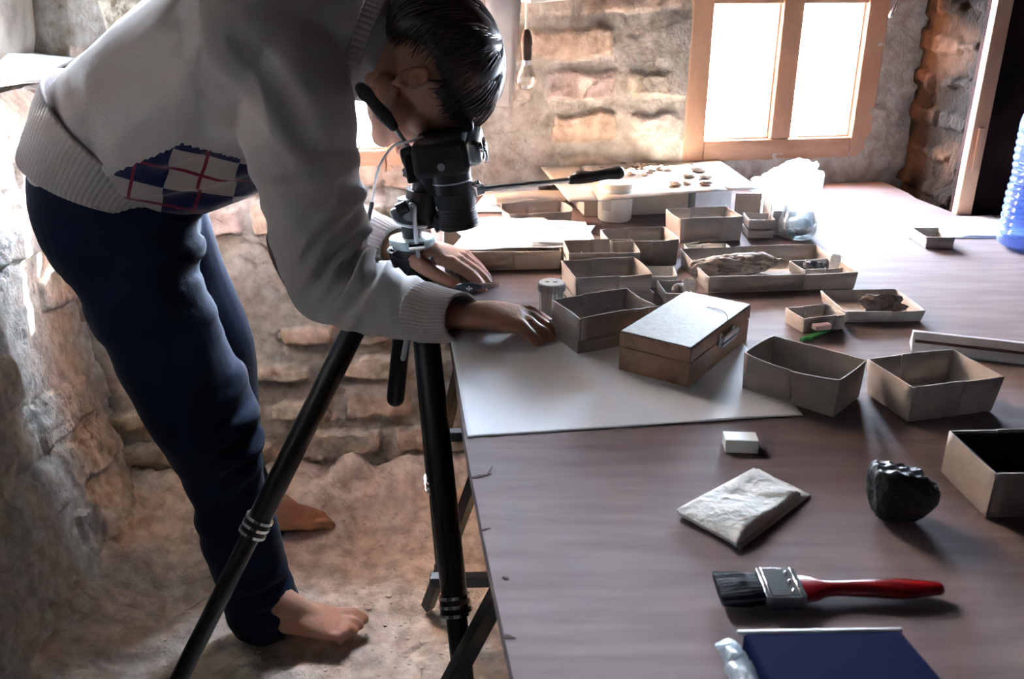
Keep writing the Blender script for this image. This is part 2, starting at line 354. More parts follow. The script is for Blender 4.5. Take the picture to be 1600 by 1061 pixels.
for nm, p, m in [
    ('wall_niche_upper', [(-1.62, 2.37, 1.3), (-.66, 2.37, 1.3), (-.66, 2.37, 2.47), (-1.62, 2.37, 2.47)], 'plaster'),
    ('wall_niche_return', [(-.70, 1.86, .90), (-.70, 2.39, .90), (-.70, 2.39, 2.47), (-.70, 1.86, 2.47)], 'plaster'),
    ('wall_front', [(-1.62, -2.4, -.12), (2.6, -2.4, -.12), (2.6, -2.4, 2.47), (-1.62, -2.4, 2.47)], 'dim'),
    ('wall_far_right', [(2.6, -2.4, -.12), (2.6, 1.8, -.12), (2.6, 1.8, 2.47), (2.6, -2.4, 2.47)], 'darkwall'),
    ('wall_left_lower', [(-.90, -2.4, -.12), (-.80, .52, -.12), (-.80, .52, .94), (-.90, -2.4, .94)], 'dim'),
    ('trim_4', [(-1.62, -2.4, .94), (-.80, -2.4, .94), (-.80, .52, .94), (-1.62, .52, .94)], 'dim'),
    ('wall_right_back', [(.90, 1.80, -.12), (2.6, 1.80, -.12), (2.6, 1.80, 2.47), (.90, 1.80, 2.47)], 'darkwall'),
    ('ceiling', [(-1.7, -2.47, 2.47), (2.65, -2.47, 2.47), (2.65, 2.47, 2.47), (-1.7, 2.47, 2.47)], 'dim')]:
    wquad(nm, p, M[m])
# unseen blocks added behind the faces to stop daylight leaking in
bm = bmesh.new()
def blk(x0, x1, y0, y1, z0, z1): box(bm, ((x0 + x1) / 2, (y0 + y1) / 2, (z0 + z1) / 2), (x1 - x0, y1 - y0, z1 - z0))
blk(-1.75, 2.75, -2.6, -2.41, -.2, 2.6); blk(2.62, 2.75, -2.6, 2.6, -.2, 2.6); blk(-1.75, 2.75, -2.6, 2.6, 2.46, 2.6); blk(-1.75, 2.75, -2.6, 2.6, -.2, -.05)
blk(-1.75, -.95, -2.6, 2.6, -.1, .90); blk(-1.0, 1.2, 2.22, 2.5, -.1, .70); blk(-1.75, -.66, 2.39, 2.6, .7, 2.6); blk(.95, 2.75, 1.83, 2.12, -.1, 2.6); blk(.935, 2.7, 2.0, 2.12, -.1, 2.5)
blk(-.97, -.70, 1.86, 2.39, -.1, .942)
tag(obj('wall_leak_block', bm, M['dim'], smooth=False), kind='structure')
# window 3 in the left niche (outside the frame, lights the ledge)
bm = bmesh.new()
L0, L1, LZ0, LZ1 = 1.92, 2.30, 1.00, 1.30
for (y0, y1, z0, z1) in ((-2.4, L0, .94, 2.45), (L1, 2.37, .94, 2.45), (L0, L1, .94, LZ0), (L0, L1, LZ1, 2.45)):
    box(bm, (-1.63, (y0 + y1) / 2, (z0 + z1) / 2), (.04, y1 - y0, z1 - z0))
tag(obj('wall_left_upper', bm, M['plaster'], smooth=False), kind='structure')
portal((-1.66, (L0 + L1) / 2, (LZ0 + LZ1) / 2), (0, math.radians(-90), 0), LZ1 - LZ0, L1 - L0)
w3 = bpy.data.objects.new('window_3', None); COL.objects.link(w3); tag(w3, kind='structure'); w3.location = (-1.63, 1.32, 1.02)
bm = bmesh.new(); ym = (L0 + L1) / 2
for (y0, y1, z0, z1) in ((L0, L0 + .05, LZ0, LZ1), (L1 - .05, L1, LZ0, LZ1), (ym - .024, ym + .024, LZ0, LZ1), (L0, L1, LZ0, LZ0 + .05), (L0, L1, LZ1 - .05, LZ1)):
    box(bm, (-1.63, (y0 + y1) / 2, (z0 + z1) / 2), (.044, y1 - y0, z1 - z0))
obj('window_frame', bm, M['pine'], w3, smooth=False); bm = bmesh.new(); box(bm, (-1.632, ym, (LZ0 + LZ1) / 2), (.003, L1 - L0 - .06, LZ1 - LZ0 - .06)); obj('window_pane', bm, M['glass'], w3, smooth=False)
# right return wall of dark bricks
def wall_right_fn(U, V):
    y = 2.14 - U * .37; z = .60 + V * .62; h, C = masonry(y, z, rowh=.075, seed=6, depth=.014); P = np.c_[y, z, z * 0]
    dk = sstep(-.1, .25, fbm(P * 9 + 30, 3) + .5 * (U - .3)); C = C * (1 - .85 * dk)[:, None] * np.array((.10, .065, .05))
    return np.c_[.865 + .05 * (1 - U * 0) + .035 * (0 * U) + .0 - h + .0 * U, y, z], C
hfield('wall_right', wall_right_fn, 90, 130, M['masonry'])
wquad('wall_right_lower', [(.92, 2.15, 0), (.92, 1.78, 0), (.92, 1.78, .62), (.92, 2.15, .62)], M['plaster'])
wquad('wall_right_upper', [(.92, 2.15, 1.2), (.92, 1.78, 1.2), (.92, 1.78, 2.45), (.92, 2.15, 2.45)], M['plaster'])
bm = bmesh.new(); beam(bm, (.903, 1.765, .66), (.912, 1.765, 2.40), .030, .022, (0, 1, 0)); box(bm, (.905, 1.752, .83), (.012, .006, .085))
tag(obj('door_post', bm, M['pine'], smooth=False, bevel=.002), kind='structure'); bpy.data.objects['door_post'].name = 'trim_5'
# floor
def floor_fn(U, V):
    x = -1.0 + U * 2.2; y = .25 + V * 1.78; P = np.c_[x, y, x * 0]
    bank = .105 * (1 - sstep(.0, .34, YW(x) - y + .08 * fbm(P * 6, 3))); bl = .09 * (1 - sstep(0, .22, x - XL(y) - .02 + .06 * fbm(P * 7 + 9, 3)))
    n = .024 * fbm(P * 3, 3) + .030 * fbm(P * 13, 4) * (.35 + 2.2 * np.clip(fbm(P * 2.2 + 50, 2) + .15, 0, 1)) + .010 * fbm(P * 40, 3) + (bank + bl) * .6 * fbm(P * 16 + 4, 4)
    cr = np.abs(fbm(P * np.array((3.5, 7, 1)) + 33, 3)); n = n - .006 * (1 - sstep(0, .012, cr))
    z = np.maximum(bank, bl) + n - .006
    C = np.array((.76, .66, .585)) * (1 + .7 * fbm(P * 5 + 77, 4))[:, None]; br = sstep(.0, .2, fbm(P * 2 + 15, 3)); C = C * (1 - br[:, None] * .35) + br[:, None] * .35 * np.array((.80, .70, .63))
    return np.c_[x, y, z], np.clip(C, .02, .9)
hfield('floor', floor_fn, 460, 380, M['earth'])
wquad('floor_slab', [(-1.7, -2.45, -.03), (2.65, -2.45, -.03), (2.65, 2.45, -.03), (-1.7, 2.45, -.03)], M['earth'])

# ---------------------------------------------------------------- work table
TZ = .70
tabpts = [(.045, .12), (.02, .32), (.001, .476), (-.024, .64), (-.049, .817), (-.081, 1.089), (-.135, 1.5), (-.185, 1.915), (.862, 2.085), (.872, 1.95), (.868, 1.90), (.885, 1.80), (.893, 1.752), (1.45, 1.752), (1.45, .12)]
M['ply'] = mat('plywood', (.19, .150, .152), .75, col2=(.152, .116, .118), nscale=9, stretch=(1, 7, 1), bump=.08, bscale=120, spec=.12)
def addscratch(m):
    nt = m.node_tree; N = nt.nodes; L = nt.links; b = N['Principled BSDF']; src = b.inputs['Base Color'].links[0].from_socket
    tc = N['Texture Coordinate']; w = N.new('ShaderNodeTexNoise'); w.inputs['Scale'].default_value = 3.2; w.inputs['Detail'].default_value = 9; L.new(tc.outputs['Object'], w.inputs['Vector'])
    r = N.new('ShaderNodeMapRange'); r.inputs[1].default_value = .60; r.inputs[2].default_value = .72; L.new(w.outputs[0], r.inputs[0])
    x = N.new('ShaderNodeMix'); x.data_type = 'RGBA'; L.new(r.outputs[0], x.inputs['Factor']); L.new(src, x.inputs['A']); x.inputs['B'].default_value = (.15, .11, .11, 1); L.new(x.outputs['Result'], b.inputs['Base Color'])
addscratch(M['ply'])
table = thing('work_table', (.6, 1.0, TZ - .018), 'large pale plywood work table top covered with specimen boxes and papers', 'table')
bm = bmesh.new(); prism(bm, tabpts, TZ - .018, TZ); obj('tabletop', bm, M['ply'], table, smooth=False)
M['darkgap'] = mat('dark_wood', (.05, .02, .015), .9)
def streak(a, b, w, name, m, par):
    a = W(*a, z=TZ); b = W(*b, z=TZ); bm = bmesh.new(); d = (b - a).normalized(); n = Vector((-d.y, d.x, 0)) * w
    pts = [(a - n * .6), (a + d * .3 * (b - a).length - n), b, (a + d * .4 * (b - a).length + n), (a + n * .7)]
    prism(bm, [(p.x, p.y) for p in pts], TZ + .0001, TZ + .0006); return obj(name, bm, m, par, smooth=False)
for a, b, w in (((737, 747), (768, 741), .0022), ((752, 829), (766, 826), .0012), ((786, 994), (806, 998), .0022), ((762, 742), (770, 728), .0008), ((785, 902), (796, 905), .001)):
    streak(a, b, w, 'edge_crack', M['darkgap'], table)
for x, y, s in ((1.2, 1.6, 1),): pass
# trestle of dark steel bars
tres = thing('trestle', (-.1, 1.0, 0), 'black steel trestle with crossed bars holding up the table left end', 'trestle')
def bar(nm, a, b, w=.022, par=None, m=None):
    bm = bmesh.new(); beam(bm, a, b, w, w); return obj(nm, bm, m or M['black'], par, smooth=False, bevel=.002)
F1 = W(668, 948, z=.0); F2 = W(705, 1090, z=.0)
A1 = W(748, 735, Y=1.30); 
bar('leg', (F1.x, F1.y, .0), A1 + (A1 - Vector((F1.x, F1.y, 0))) * .38, .020, tres)
A2 = W(775, 935, Y=.95)
bar('leg', A2 + (A2 - W(700, 1075, Y=.93)) * 1.9, W(700, 1075, Y=.93) - (A2 - W(700, 1075, Y=.93)) * .9, .022, tres)
bar('crossbar', W(672, 907, Y=1.26), W(900, 903, Y=1.26), .020, tres)
B1 = W(700, 680, Y=1.35); bar('crossbar', B1, W(820, 678, Y=1.35), .018, tres)
bar('leg', W(690, 700, Y=1.5), W(722, 560, Y=1.45), .018, tres)
for x, y in ((.02, 1.28), (.02, .96), (1.2, 1.5), (1.2, .4)):
    pass
for x, y in ((1.25, 1.55), (1.25, .35)): bar('leg', (x, y, 0), (x - .05, y, TZ - .018), .025, tres)
bar('crossbar', (1.2, .35, TZ - .03), (1.2, 1.55, TZ - .03), .022, tres)
# white paper on the table
def curlp(u, v): return .0006
ps = sheet('paper_sheet', [W(731, 683, z=TZ + .0008), W(1255, 650, z=TZ + .0008), W(1105, 470, z=TZ + .0008), W(700, 512, z=TZ + .0008)], M['paper'], n=60, amp=.0015, seed=2, fr=7, minz=TZ + .0006, th=.0003,
           curl=lambda u, v: .012 * math.exp(-((u - .07) / .05) ** 2) * v * v + .0007)
tag(ps, 'large white paper sheet under the wooden box at the near edge of the specimen boxes', 'paper')

# ---------------------------------------------------------------- cardboard trays
def tray(name, cx, cy, a, w, d, h, label, cat='box', group=None, z=TZ, m='card', flare=.03, bow=.012, th=.0016, sleeve=0, flap=True, flaps=None, seed=0):
    t = thing(name, (cx, cy, z), label, cat, group, a); t_inv = Matrix.Translation((cx, cy, z)) @ Matrix.Rotation(a, 4, 'Z')
    bm = bmesh.new(); n = 8; w2, d2 = w / 2 - w * flare / 2, d / 2 - d * flare / 2
    base = [(-w2, -d2), (w2, -d2), (w2, d2), (-w2, d2)]; r = random.Random(seed + int(cx * 1000))
    bows = [bow * (1.3 * r.random() - .35) for _ in range(4)]
    rim = [(-w / 2, -d / 2), (w / 2, -d / 2), (w / 2, d / 2), (-w / 2, d / 2)]
    bot = []; top = []; mid = []
    for k in range(4):
        b0, b1 = base[k], base[(k + 1) % 4]; r0, r1 = rim[k], rim[(k + 1) % 4]; nx, ny = (b1[1] - b0[1]), -(b1[0] - b0[0]); l = math.hypot(nx, ny); nx /= l; ny /= l
        for i in range(n):
            s = i / n; bb = bows[k] * 4 * s * (1 - s)
            bot.append(bm.verts.new((b0[0] + (b1[0] - b0[0]) * s, b0[1] + (b1[1] - b0[1]) * s, th)))
            top.append(bm.verts.new((r0[0] + (r1[0] - r0[0]) * s + nx * bb, r0[1] + (r1[1] - r0[1]) * s + ny * bb, h - .0006 * math.sin(s * 3.1))))
            mid.append(bm.verts.new(((bot[-1].co + top[-1].co) / 2 + Vector((nx, ny, 0)) * bb * -.12)))
    N = 4 * n; bm.faces.new(bot[::-1])
    for i in range(N):
        j = (i + 1) % N; bm.faces.new((bot[i], bot[j], mid[j], mid[i])); bm.faces.new((mid[i], mid[j], top[j], top[i]))
    bmesh.ops.transform(bm, matrix=t_inv, verts=bm.verts[:])
    obj('tray_body', bm, M[m], t, solid=th, sharp=35)
    if flap:
        fx = w * (.10 + .25 * r.random()); s0, s1 = -w / 2 + .002, fx - w / 2 + w * .4
        for k, (q, x0, x1, z0, z1) in enumerate(((0, s0, s1, h * .15, h + .0012), (2, -w * .1, w / 2 - .002, h * .15, h + .0008))):
            sgn = -1 if q == 0 else 1; bm = bmesh.new(); V = []
            for i in range(9):
                x = x0 + (x1 - x0) * i / 8; s = (x + w / 2) / w; bb = bows[q] * 4 * s * (1 - s) if q == 0 else bows[q] * 4 * s * (1 - s)
                for zz in (z0, z1):
                    f = zz / h; yy = (d2 + (d / 2 - d2) * min(f, 1)) + bb * min(f, 1) * (.3 + .7 * f); inn = .0014 if q == 0 else -.0014
                    V.append(bm.verts.new((x, sgn * (yy + inn), zz)))
            for i in range(8): bm.faces.new((V[2 * i], V[2 * i + 2], V[2 * i + 3], V[2 * i + 1]))
            bmesh.ops.transform(bm, matrix=t_inv, verts=bm.verts[:]); obj('overlap_flap', bm, M[m], t, solid=.0012, sharp=35)
    if sleeve:
        bm = bmesh.new(); e = .003
        p = [(-w / 2 - e, -d / 2 - e), (w / 2 + e, -d / 2 - e), (w / 2 + e, d / 2 + e), (-w / 2 - e, d / 2 + e)]
        lo = [bm.verts.new((x, y, .0008)) for x, y in p]; hi = [bm.verts.new((x, y, sleeve)) for x, y in p]; bm.faces.new(lo[::-1])
        for i in range(4): bm.faces.new((lo[i], lo[(i + 1) % 4], hi[(i + 1) % 4], hi[i]))
        bmesh.ops.transform(bm, matrix=t_inv, verts=bm.verts[:]); obj('lid_underneath', bm, M[m], t, solid=th, smooth=False)
    return t
G = 'open cardboard specimen boxes'
tray('cardboard_box', .3284, .9246, -.7309, .1108, .0702, .0458, 'empty open cardboard box touching the corner of the wooden box, turned away to the right', 'box', G, bow=.016, seed=1)
tray('cardboard_box', .4638, .9004, .2534, .113, .0776, .0428, 'open cardboard box with a tag sticking out of its right end, nearest the dark lump', 'box', G, bow=.004, flare=.08, seed=2)
tray('cardboard_box', .1207, 1.101, .4172, .1141, .0778, .0465, 'open cardboard box sitting in its lid between film can and wooden box', 'box', G, sleeve=.018, seed=3)
tray('cardboard_box', .1393, 1.2737, .1827, .1132, .0874, .0414, 'open cardboard box in its lid directly behind the film can', 'box', G, z=TZ, sleeve=.014, seed=4, bow=.004)
tray('cardboard_box', .141, 1.372, .06, .1106, .0767, .045, 'sunlit open cardboard box third from the front in the row behind the film can', 'box', G, seed=5, bow=.003)
tray('cardboard_box', .2108, 1.4448, .1524, .1105, .0788, .0448, 'open cardboard box in front of the white lidded jar', 'box', G, bow=.006, seed=6)
tray('cardboard_box', .3479, 1.5906, .1761, .1163, .0771, .0454, 'tall open cardboard box in front of the sheet of sherds', 'box', G, bow=.003, seed=7)
tray('cardboard_box', .0457, 1.668, .1849, .1171, .084, .036, 'open cardboard box behind the white papers near the tripod handle', 'box', G, seed=8)
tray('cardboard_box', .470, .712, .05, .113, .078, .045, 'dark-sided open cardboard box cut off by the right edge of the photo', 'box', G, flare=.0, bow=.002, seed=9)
rb = [o for o in bpy.data.objects if o.get('label', '').startswith('dark-sided')][0]
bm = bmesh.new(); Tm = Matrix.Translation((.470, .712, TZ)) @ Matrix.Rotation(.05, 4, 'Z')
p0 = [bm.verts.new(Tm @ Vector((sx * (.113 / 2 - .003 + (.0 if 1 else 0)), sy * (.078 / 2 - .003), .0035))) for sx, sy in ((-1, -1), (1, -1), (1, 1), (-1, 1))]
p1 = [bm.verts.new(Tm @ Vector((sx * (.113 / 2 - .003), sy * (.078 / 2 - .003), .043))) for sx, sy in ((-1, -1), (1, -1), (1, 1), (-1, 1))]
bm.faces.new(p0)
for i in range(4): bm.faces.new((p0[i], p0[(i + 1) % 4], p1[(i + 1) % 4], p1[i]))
tag(obj('interior', bm, mat('dark_interior', (.012, .012, .025), .9), rb, smooth=False, solid=.001), 'dark inner faces')  # near-black inner faces set just inside the card walls
G2 = 'shallow cardboard trays'
tray('cardboard_tray', .3997, 1.3563, .1009, .2311, .1504, .0273, 'long shallow cardboard tray holding the weathered wood fragment', 'tray', G2, bow=.005, flare=.02, seed=3)
tray('cardboard_tray', .4797, 1.3553, .1664, .0649, .0487, .018, 'little tray with a dark stone and tag inside the long shallow tray', 'tray', G2, z=TZ + .0025, bow=.002, seed=5)
tray('cardboard_tray', .3342, 1.472, .0684, .073, .0377, .015, 'small pale tray with slivers just behind the long shallow tray', 'tray', G2, bow=.001, m='cardlite')
tray('cardboard_tray', .5078, 1.1938, .0522, .1113, .0897, .0175, 'shallow tray holding a rough bone fragment near the right', 'tray', G2, bow=.003, flare=.06, seed=11)
tray('cardboard_tray', .4107, 1.1376, .2671, .0626, .0443, .0217, 'small tray beside the green clothespin', 'tray', G2, bow=.002)
tray('cardboard_tray', .7462, 1.5432, -.0143, .0474, .0656, .0217, 'small empty tray standing alone near the water bottle', 'tray', G2, bow=.001, flap=False)
tray('cardboard_tray', .2399, 1.255, .0648, .0383, .0594, .0170, 'tiny tray with a tagged lump behind the wooden box', 'tray', G2, bow=.001, flap=False)
tray('cardboard_tray', .222, 1.322, -.05, .060, .050, .020, 'tiny pale tray half hidden behind the tagged lump', 'tray', G2, bow=.001, flap=False, m='cardlite')
tray('cardboard_tray', .452, 1.603, -.0353, .046, .0505, .016, 'lower of the two small trays stacked left of the glass beaker', 'tray', G2, bow=.001, flap=False)
tray('cardboard_tray', .452, 1.603, -.0353, .046, .0505, .018, 'upper of the two small trays stacked left of the glass beaker', 'tray', G2, z=TZ + .0175, bow=.001, flap=False)
tray('cardboard_tray', -.020, 1.46, .06, .190, .150, .032, 'wide flat tray under the heap of white papers', 'tray', G2, bow=.003, m='cardlite', seed=4)
tray('cardboard_tray', .098, 1.395, .04, .030, .10, .026, 'narrow tray standing beside the wide tray of papers', 'tray', G2, bow=.001, m='cardlite', flap=False)
# closed box carrying the sheet of sherds
kb = thing('storage_box', (.215, 1.79, TZ), 'closed cardboard storage box propping up the sheet of sherds', 'box')
bm = bmesh.new(); R = Matrix.Rotation(.14, 3, 'Z'); box(bm, (.238, 1.815, TZ + .0265), (.21, .13, .052), R); obj('box_body', bm, M['cardlite'], kb, smooth=False, bevel=.001)
bm = bmesh.new(); box(bm, (.238, 1.815, TZ + .0215), (.2125, .1325, .038), R); obj('box_lid', bm, M['cardlite'], kb, smooth=False, bevel=.001)
sb = thing('white_carton', (.36, 1.80, TZ), 'small white carton behind the tall open box under the sherd sheet', 'carton')
bm = bmesh.new(); box(bm, (.395, 1.79, TZ + .024), (.075, .075, .048), R); obj('carton_body', bm, M['paper'], sb, smooth=False, bevel=.001)
# upright open carton between trays and bag
uc = thing('cardboard_carton', (.49, 1.63, TZ), 'cardboard carton standing on its end behind the glass beaker', 'carton')
bm = bmesh.new(); R2 = Matrix.Rotation(-.12, 3, 'Z')
for c, s in (((.480, 1.655, TZ + .028), (.0018, .095, .056)), ((.50, 1.608, TZ + .022), (.042, .0018, .044)), ((.455, 1.70, TZ + .028), (.05, .0018, .056)), ((.52, 1.655, TZ + .022), (.0018, .09, .044)), ((.50, 1.655, TZ + .0015), (.04, .09, .0018))):
    box(bm, c, s, R2 if s[1] > .01 else None)
obj('carton_body', bm, M['card'], uc, smooth=False)
# sherd board: three hinged panels
bd = thing('cardboard_sheet', (.2, 1.8, TZ + .055), 'folded pale cardboard sheet laid over a box, spread with pottery sherds', 'cardboard sheet')
BZ = TZ + .0565
q = [W(845, 262, z=BZ), W(905, 257, z=BZ), W(1113, 243, z=BZ + .004), W(1188, 296, z=BZ - .005), W(1137, 297, z=BZ), W(935, 314, z=BZ), W(889, 315, z=BZ + .002)]
sheet('left_panel', [q[6], q[5], q[1], q[0]], M['cardlite'], bd, n=8, amp=.0006, th=.0016)
sheet('middle_panel', [q[5], q[4], W(1062, 246, z=BZ), q[1]], M['cardlite'], bd, n=10, amp=.0006, th=.0016)
sheet('right_panel', [W(1139, 297, z=BZ + .001), q[3], q[2], W(1064, 246, z=BZ + .001)], M['cardlite'], bd, n=8, amp=.0006, th=.0016)
# sherds, one object each
def pebble(name, px, py, z0, r, m, label, cat, group, seed, R=0, flat=.5, amp=.25):
    c = W(px, py, z=z0); bm = bmesh.new(); rock(bm, (c.x, c.y, z0 + r * flat * .8), (r * 1.25, r * .9, r * flat), seed, amp, 1.4, 2, Matrix.Rotation(R, 3, 'Z'))
    return tag(obj(name, bm, M[m], sharp=30), label, cat, group)
places = []
r9 = random.Random(5)
for i in range(44): places.append((r9.gauss(995, 18), r9.gauss(262, 5.5), r9.uniform(.0045, .0082), 'tiny pottery sherd in the loose heap at the middle of the cardboard sheet', 'tiny sherds heaped on the sheet'))
for i in range(8): places.append((r9.gauss(945, 10), r9.gauss(266, 2.5), r9.uniform(.003, .005), 'tiny pottery sherd scattered behind the black tripod grip', 'tiny sherds behind the tripod grip'))
for px, py, r, L in ((1092, 268, .017, 'dark curved pottery sherd lying at the back right of the cardboard sheet'), (1078, 277, .013, 'pale pottery sherd in front of the dark curved one'), (1103, 279, .013, 'pottery sherd right of the pale one, beside the fold'), (1103, 289, .012, 'pottery sherd nearest the right fold of the cardboard sheet'), (1056, 290, .014, 'flat brick-coloured sherd at the front edge of the cardboard sheet'), (1030, 265, .009, 'lone sherd between the heap and the curved sherds'), (1012, 252, .009, 'upright light sherd at the back of the heap'), (1074, 288, .009, 'narrow sherd between the flat one and the right fold')):
    places.append((px, py, r, L, None))
for i, (px, py, r, L, g) in enumerate(places):
    pebble('pottery_sherd', px, py, BZ + .0012, r, 'sherd', L, 'sherd', g, i, r9.random() * 3, .42)

# ---------------------------------------------------------------- things on the table
# wooden box with metal clasp
wb = thing('wooden_box', (.2176, 1.037, TZ), 'flat hinged wooden box with a metal clasp and a thread on its lid', 'box', rz=-.6172)
T = Matrix.Translation((.2176, 1.037, TZ)) @ Matrix.Rotation(-.6172, 4, 'Z'); M['boxwood'] = mat('box_wood', (.34, .20, .13), .6, col2=(.22, .12, .07), nscale=10, stretch=(6, 1, 6), bump=.1, bscale=200)
M['boxlid'] = mat('box_lid_wood', (.27, .24, .215), .7, col2=(.22, .19, .17), nscale=120, bump=.1, bscale=300)
w_, d_ = .0914, .1792
def tb(bm): bmesh.ops.transform(bm, matrix=T, verts=bm.verts[:]); return bm
bm = bmesh.new(); box(bm, (0, 0, .0155), (w_, d_, .031)); obj('box_base', tb(bm), M['boxwood'], wb, smooth=False, bevel=.0015)
bm = bmesh.new(); box(bm, (0, 0, .0408), (w_ + .001, d_ + .001, .0175)); obj('box_lid', tb(bm), M['boxwood'], wb, smooth=False, bevel=.0012)
bm = bmesh.new(); box(bm, (0, 0, .0502), (w_ - .001, d_ - .001, .002)); obj('lid_panel', tb(bm), M['boxlid'], wb, smooth=False, bevel=.0008)
bm = bmesh.new()
for yy in (-.018, .018): box(bm, (w_ / 2 + .002, yy + .01, .034), (.003, .008, .016)); box(bm, (w_ / 2 + .005, yy + .01, .035), (.006, .004, .005))
beam(bm, (w_ / 2 + .0075, -.012, .037), (w_ / 2 + .0075, .032, .037), .003, .006); beam(bm, (w_ / 2 + .006, -.012, .028), (w_ / 2 + .006, .032, .029), .003, .003)
obj('clasp', tb(bm), M['alu'], wb, bevel=.0005)
bm = bmesh.new(); tube(bm, [(.005, .045, .0518), (.022, .045, .0520), (.035, .035, .0522), (.043, .02, .0522), (.0465, .012, .046)], [.0004] * 5, seg=6); obj('thread', tb(bm), M['darkgap'], wb)
# film can
fc = W(861, 494, z=TZ); can = thing('film_can', fc, 'grey metal film can with a ribbed rim and two slots in its cap', 'film can'); M['canbody'] = mat('can_body', (.20, .21, .21), .35, metal=.7); M['canlid'] = mat('can_lid', (.62, .64, .62), .4, metal=.5)
bm = bmesh.new(); lathe(bm, [(.0168, .001), (.0175, .003), (.0175, .039), (.017, .040)], fc); obj('can_body', bm, M['canbody'], can)
bm = bmesh.new(); tube(bm, [fc + Vector((0, 0, .039)), fc + Vector((0, 0, .0485))], [.0188, .0188], seg=96, sub=1, caps=False, ref=(1, 0, 0), mod=lambda th, k: 1 + (.03 if int(round(th / (2 * math.pi) * 96)) % 4 < 2 else -.02)); obj('ribbed_rim', bm, M['canbody'], can, sharp=20)
bm = bmesh.new(); lathe(bm, [(.0178, .0486), (.0172, .0505), (.012, .0507), (0, .0507)], fc); obj('cap', bm, M['canlid'], can)
bm = bmesh.new(); box(bm, fc + Vector((-.006, -.001, .0509)), (.005, .0025, .0006)); box(bm, fc + Vector((.005, -.002, .0509)), (.006, .0025, .0006)); obj('cap_slot', bm, M['darkgap'], can, smooth=False)
bm = bmesh.new()
for a_ in (-2.6, -1.5, -1.2, -.4): box(bm, fc + Vector((.0177 * math.cos(a_), .0177 * math.sin(a_), .021)), (.0016, .0016, .034), Matrix.Rotation(a_, 3, 'Z'))
obj('can_rib', bm, M['canlid'], can, smooth=False)
# white jar with lid
jc = W(960, 343, z=TZ); jar = thing('plastic_jar', jc, 'white translucent jar with a flat cream lid in front of the sherd sheet', 'jar')
M['milky'] = mat('milky_plastic', (.88, .92, .90), .35, sss=.0, spec=.5); M['cream'] = mat('cream_lid', (.80, .76, .64), .5)
bm = bmesh.new(); lathe(bm, [(.030, .001), (.0325, .004), (.0335, .03), (.0335, .062), (.031, .066), (.030, .070)], jc); obj('jar_body', bm, M['milky'], jar)
bm = bmesh.new(); lathe(bm, [(.0325, .064), (.0328, .0735), (.031, .0752), (.028, .0748), (0, .0748)], jc); obj('jar_lid', bm, M['cream'], jar)
bm = bmesh.new(); tube(bm, [jc + Vector((.0338 * math.cos(a), .0338 * math.sin(a), .035)) for a in (-2.5, -2.3, -2.1, -1.9)], [(.011, .0006)] * 4, ref=(0, 0, 1), seg=8, caps=False); obj('jar_label', bm, M['tissue'], jar)
# beaker and spoon
bc = W(1243, 372, z=TZ); bk = thing('glass_beaker', bc, 'clear glass beaker with pouring lip, right of the stacked small trays', 'beaker'); M['bglass'] = clear_mat('beaker_glass', (.90, .92, .93), .10, haze=.16, hazecol=(.6, .65, .68))
bm = bmesh.new(); lathe(bm, [(.022, .002), (.030, .004), (.0345, .016), (.034, .030), (.028, .047), (.0255, .055), (.0265, .062), (.0255, .062), (.0245, .055), (.027, .047), (.033, .030), (.0335, .016), (.029, .0055), (0, .005)], bc); obj('beaker_body', bm, M['bglass'], bk)
M['murk'] = mat('murky_contents', (.20, .20, .19), .5); bm = bmesh.new(); rock(bm, bc + Vector((.004, .002, .022)), (.025, .024, .017), 4, .15); obj('contents', bm, M['murk'], bk)
M['clearpl'] = clear_mat('clear_plastic', (.85, .9, .92), .18, haze=.25)
sp = thing('plastic_spoon', bc + Vector((0, 0, .01)), 'clear plastic spoon leaning in the glass beaker', 'spoon')
bm = bmesh.new(); a = bc + Vector((-.012, -.018, .014)); b = W(1281, 283, Y=bc.y + .015); tube(bm, [a, a + (b - a) * .3, a + (b - a) * .6, b], [(.002, .0035)] * 4, seg=8); obj('spoon_handle', bm, M['clearpl'], sp)
bm = bmesh.new(); ell(bm, a + Vector((-.003, -.001, .000)), (.007, .003, .011), Matrix.Rotation(-.5, 3, 'Y')); obj('spoon_bowl', bm, M['clearpl'], sp)
# crumpled plastic bag
M['bag'] = clear_mat('thin_plastic', (.93, .97, .98), .10, haze=.34, hazecol=(.70, .78, .82), rough=.3)
bgc = W(1222, 335, z=TZ); bm = bmesh.new(); bmesh.ops.create_icosphere(bm, subdivisions=6, radius=1)
P = np.array([v.co[:] for v in bm.verts]); rd = fbm(P * 2.2 + 3, 3) * .7 + (1 - np.abs(fbm(P * 3 + 30, 4)) * 6) * .10; P = P * (1 + rd)[:, None]
P[:, 2] = P[:, 2] * (1 + .25 * P[:, 0]); P *= np.array((.058, .045, .050)); P[:, 2] += .052 + .0; P[:, 2] = np.maximum(P[:, 2] , .002); P[:, 0] += .018 * (P[:, 2] > .07) * (P[:, 2] - .07) / .03
P[:, 2] = np.where(P[:, 0] < -.01, np.minimum(P[:, 2], .093 + .0), P[:, 2])
for v, p in zip(bm.verts, P): v.co = Vector(p) + bgc
bag = tag(obj('plastic_bag', bm, M['bag'], sharp=50), 'crumpled translucent plastic bag behind the glass beaker', 'bag')
# crumpled tissue scraps near board
pebble('tissue_scrap', 1183, 284, TZ + .03, .012, 'tissue', 'white crumpled scrap at the corner of the sherd sheet, beside the plastic bag', 'tissue', None, 9)
bpy.data.objects[-1] if False else None
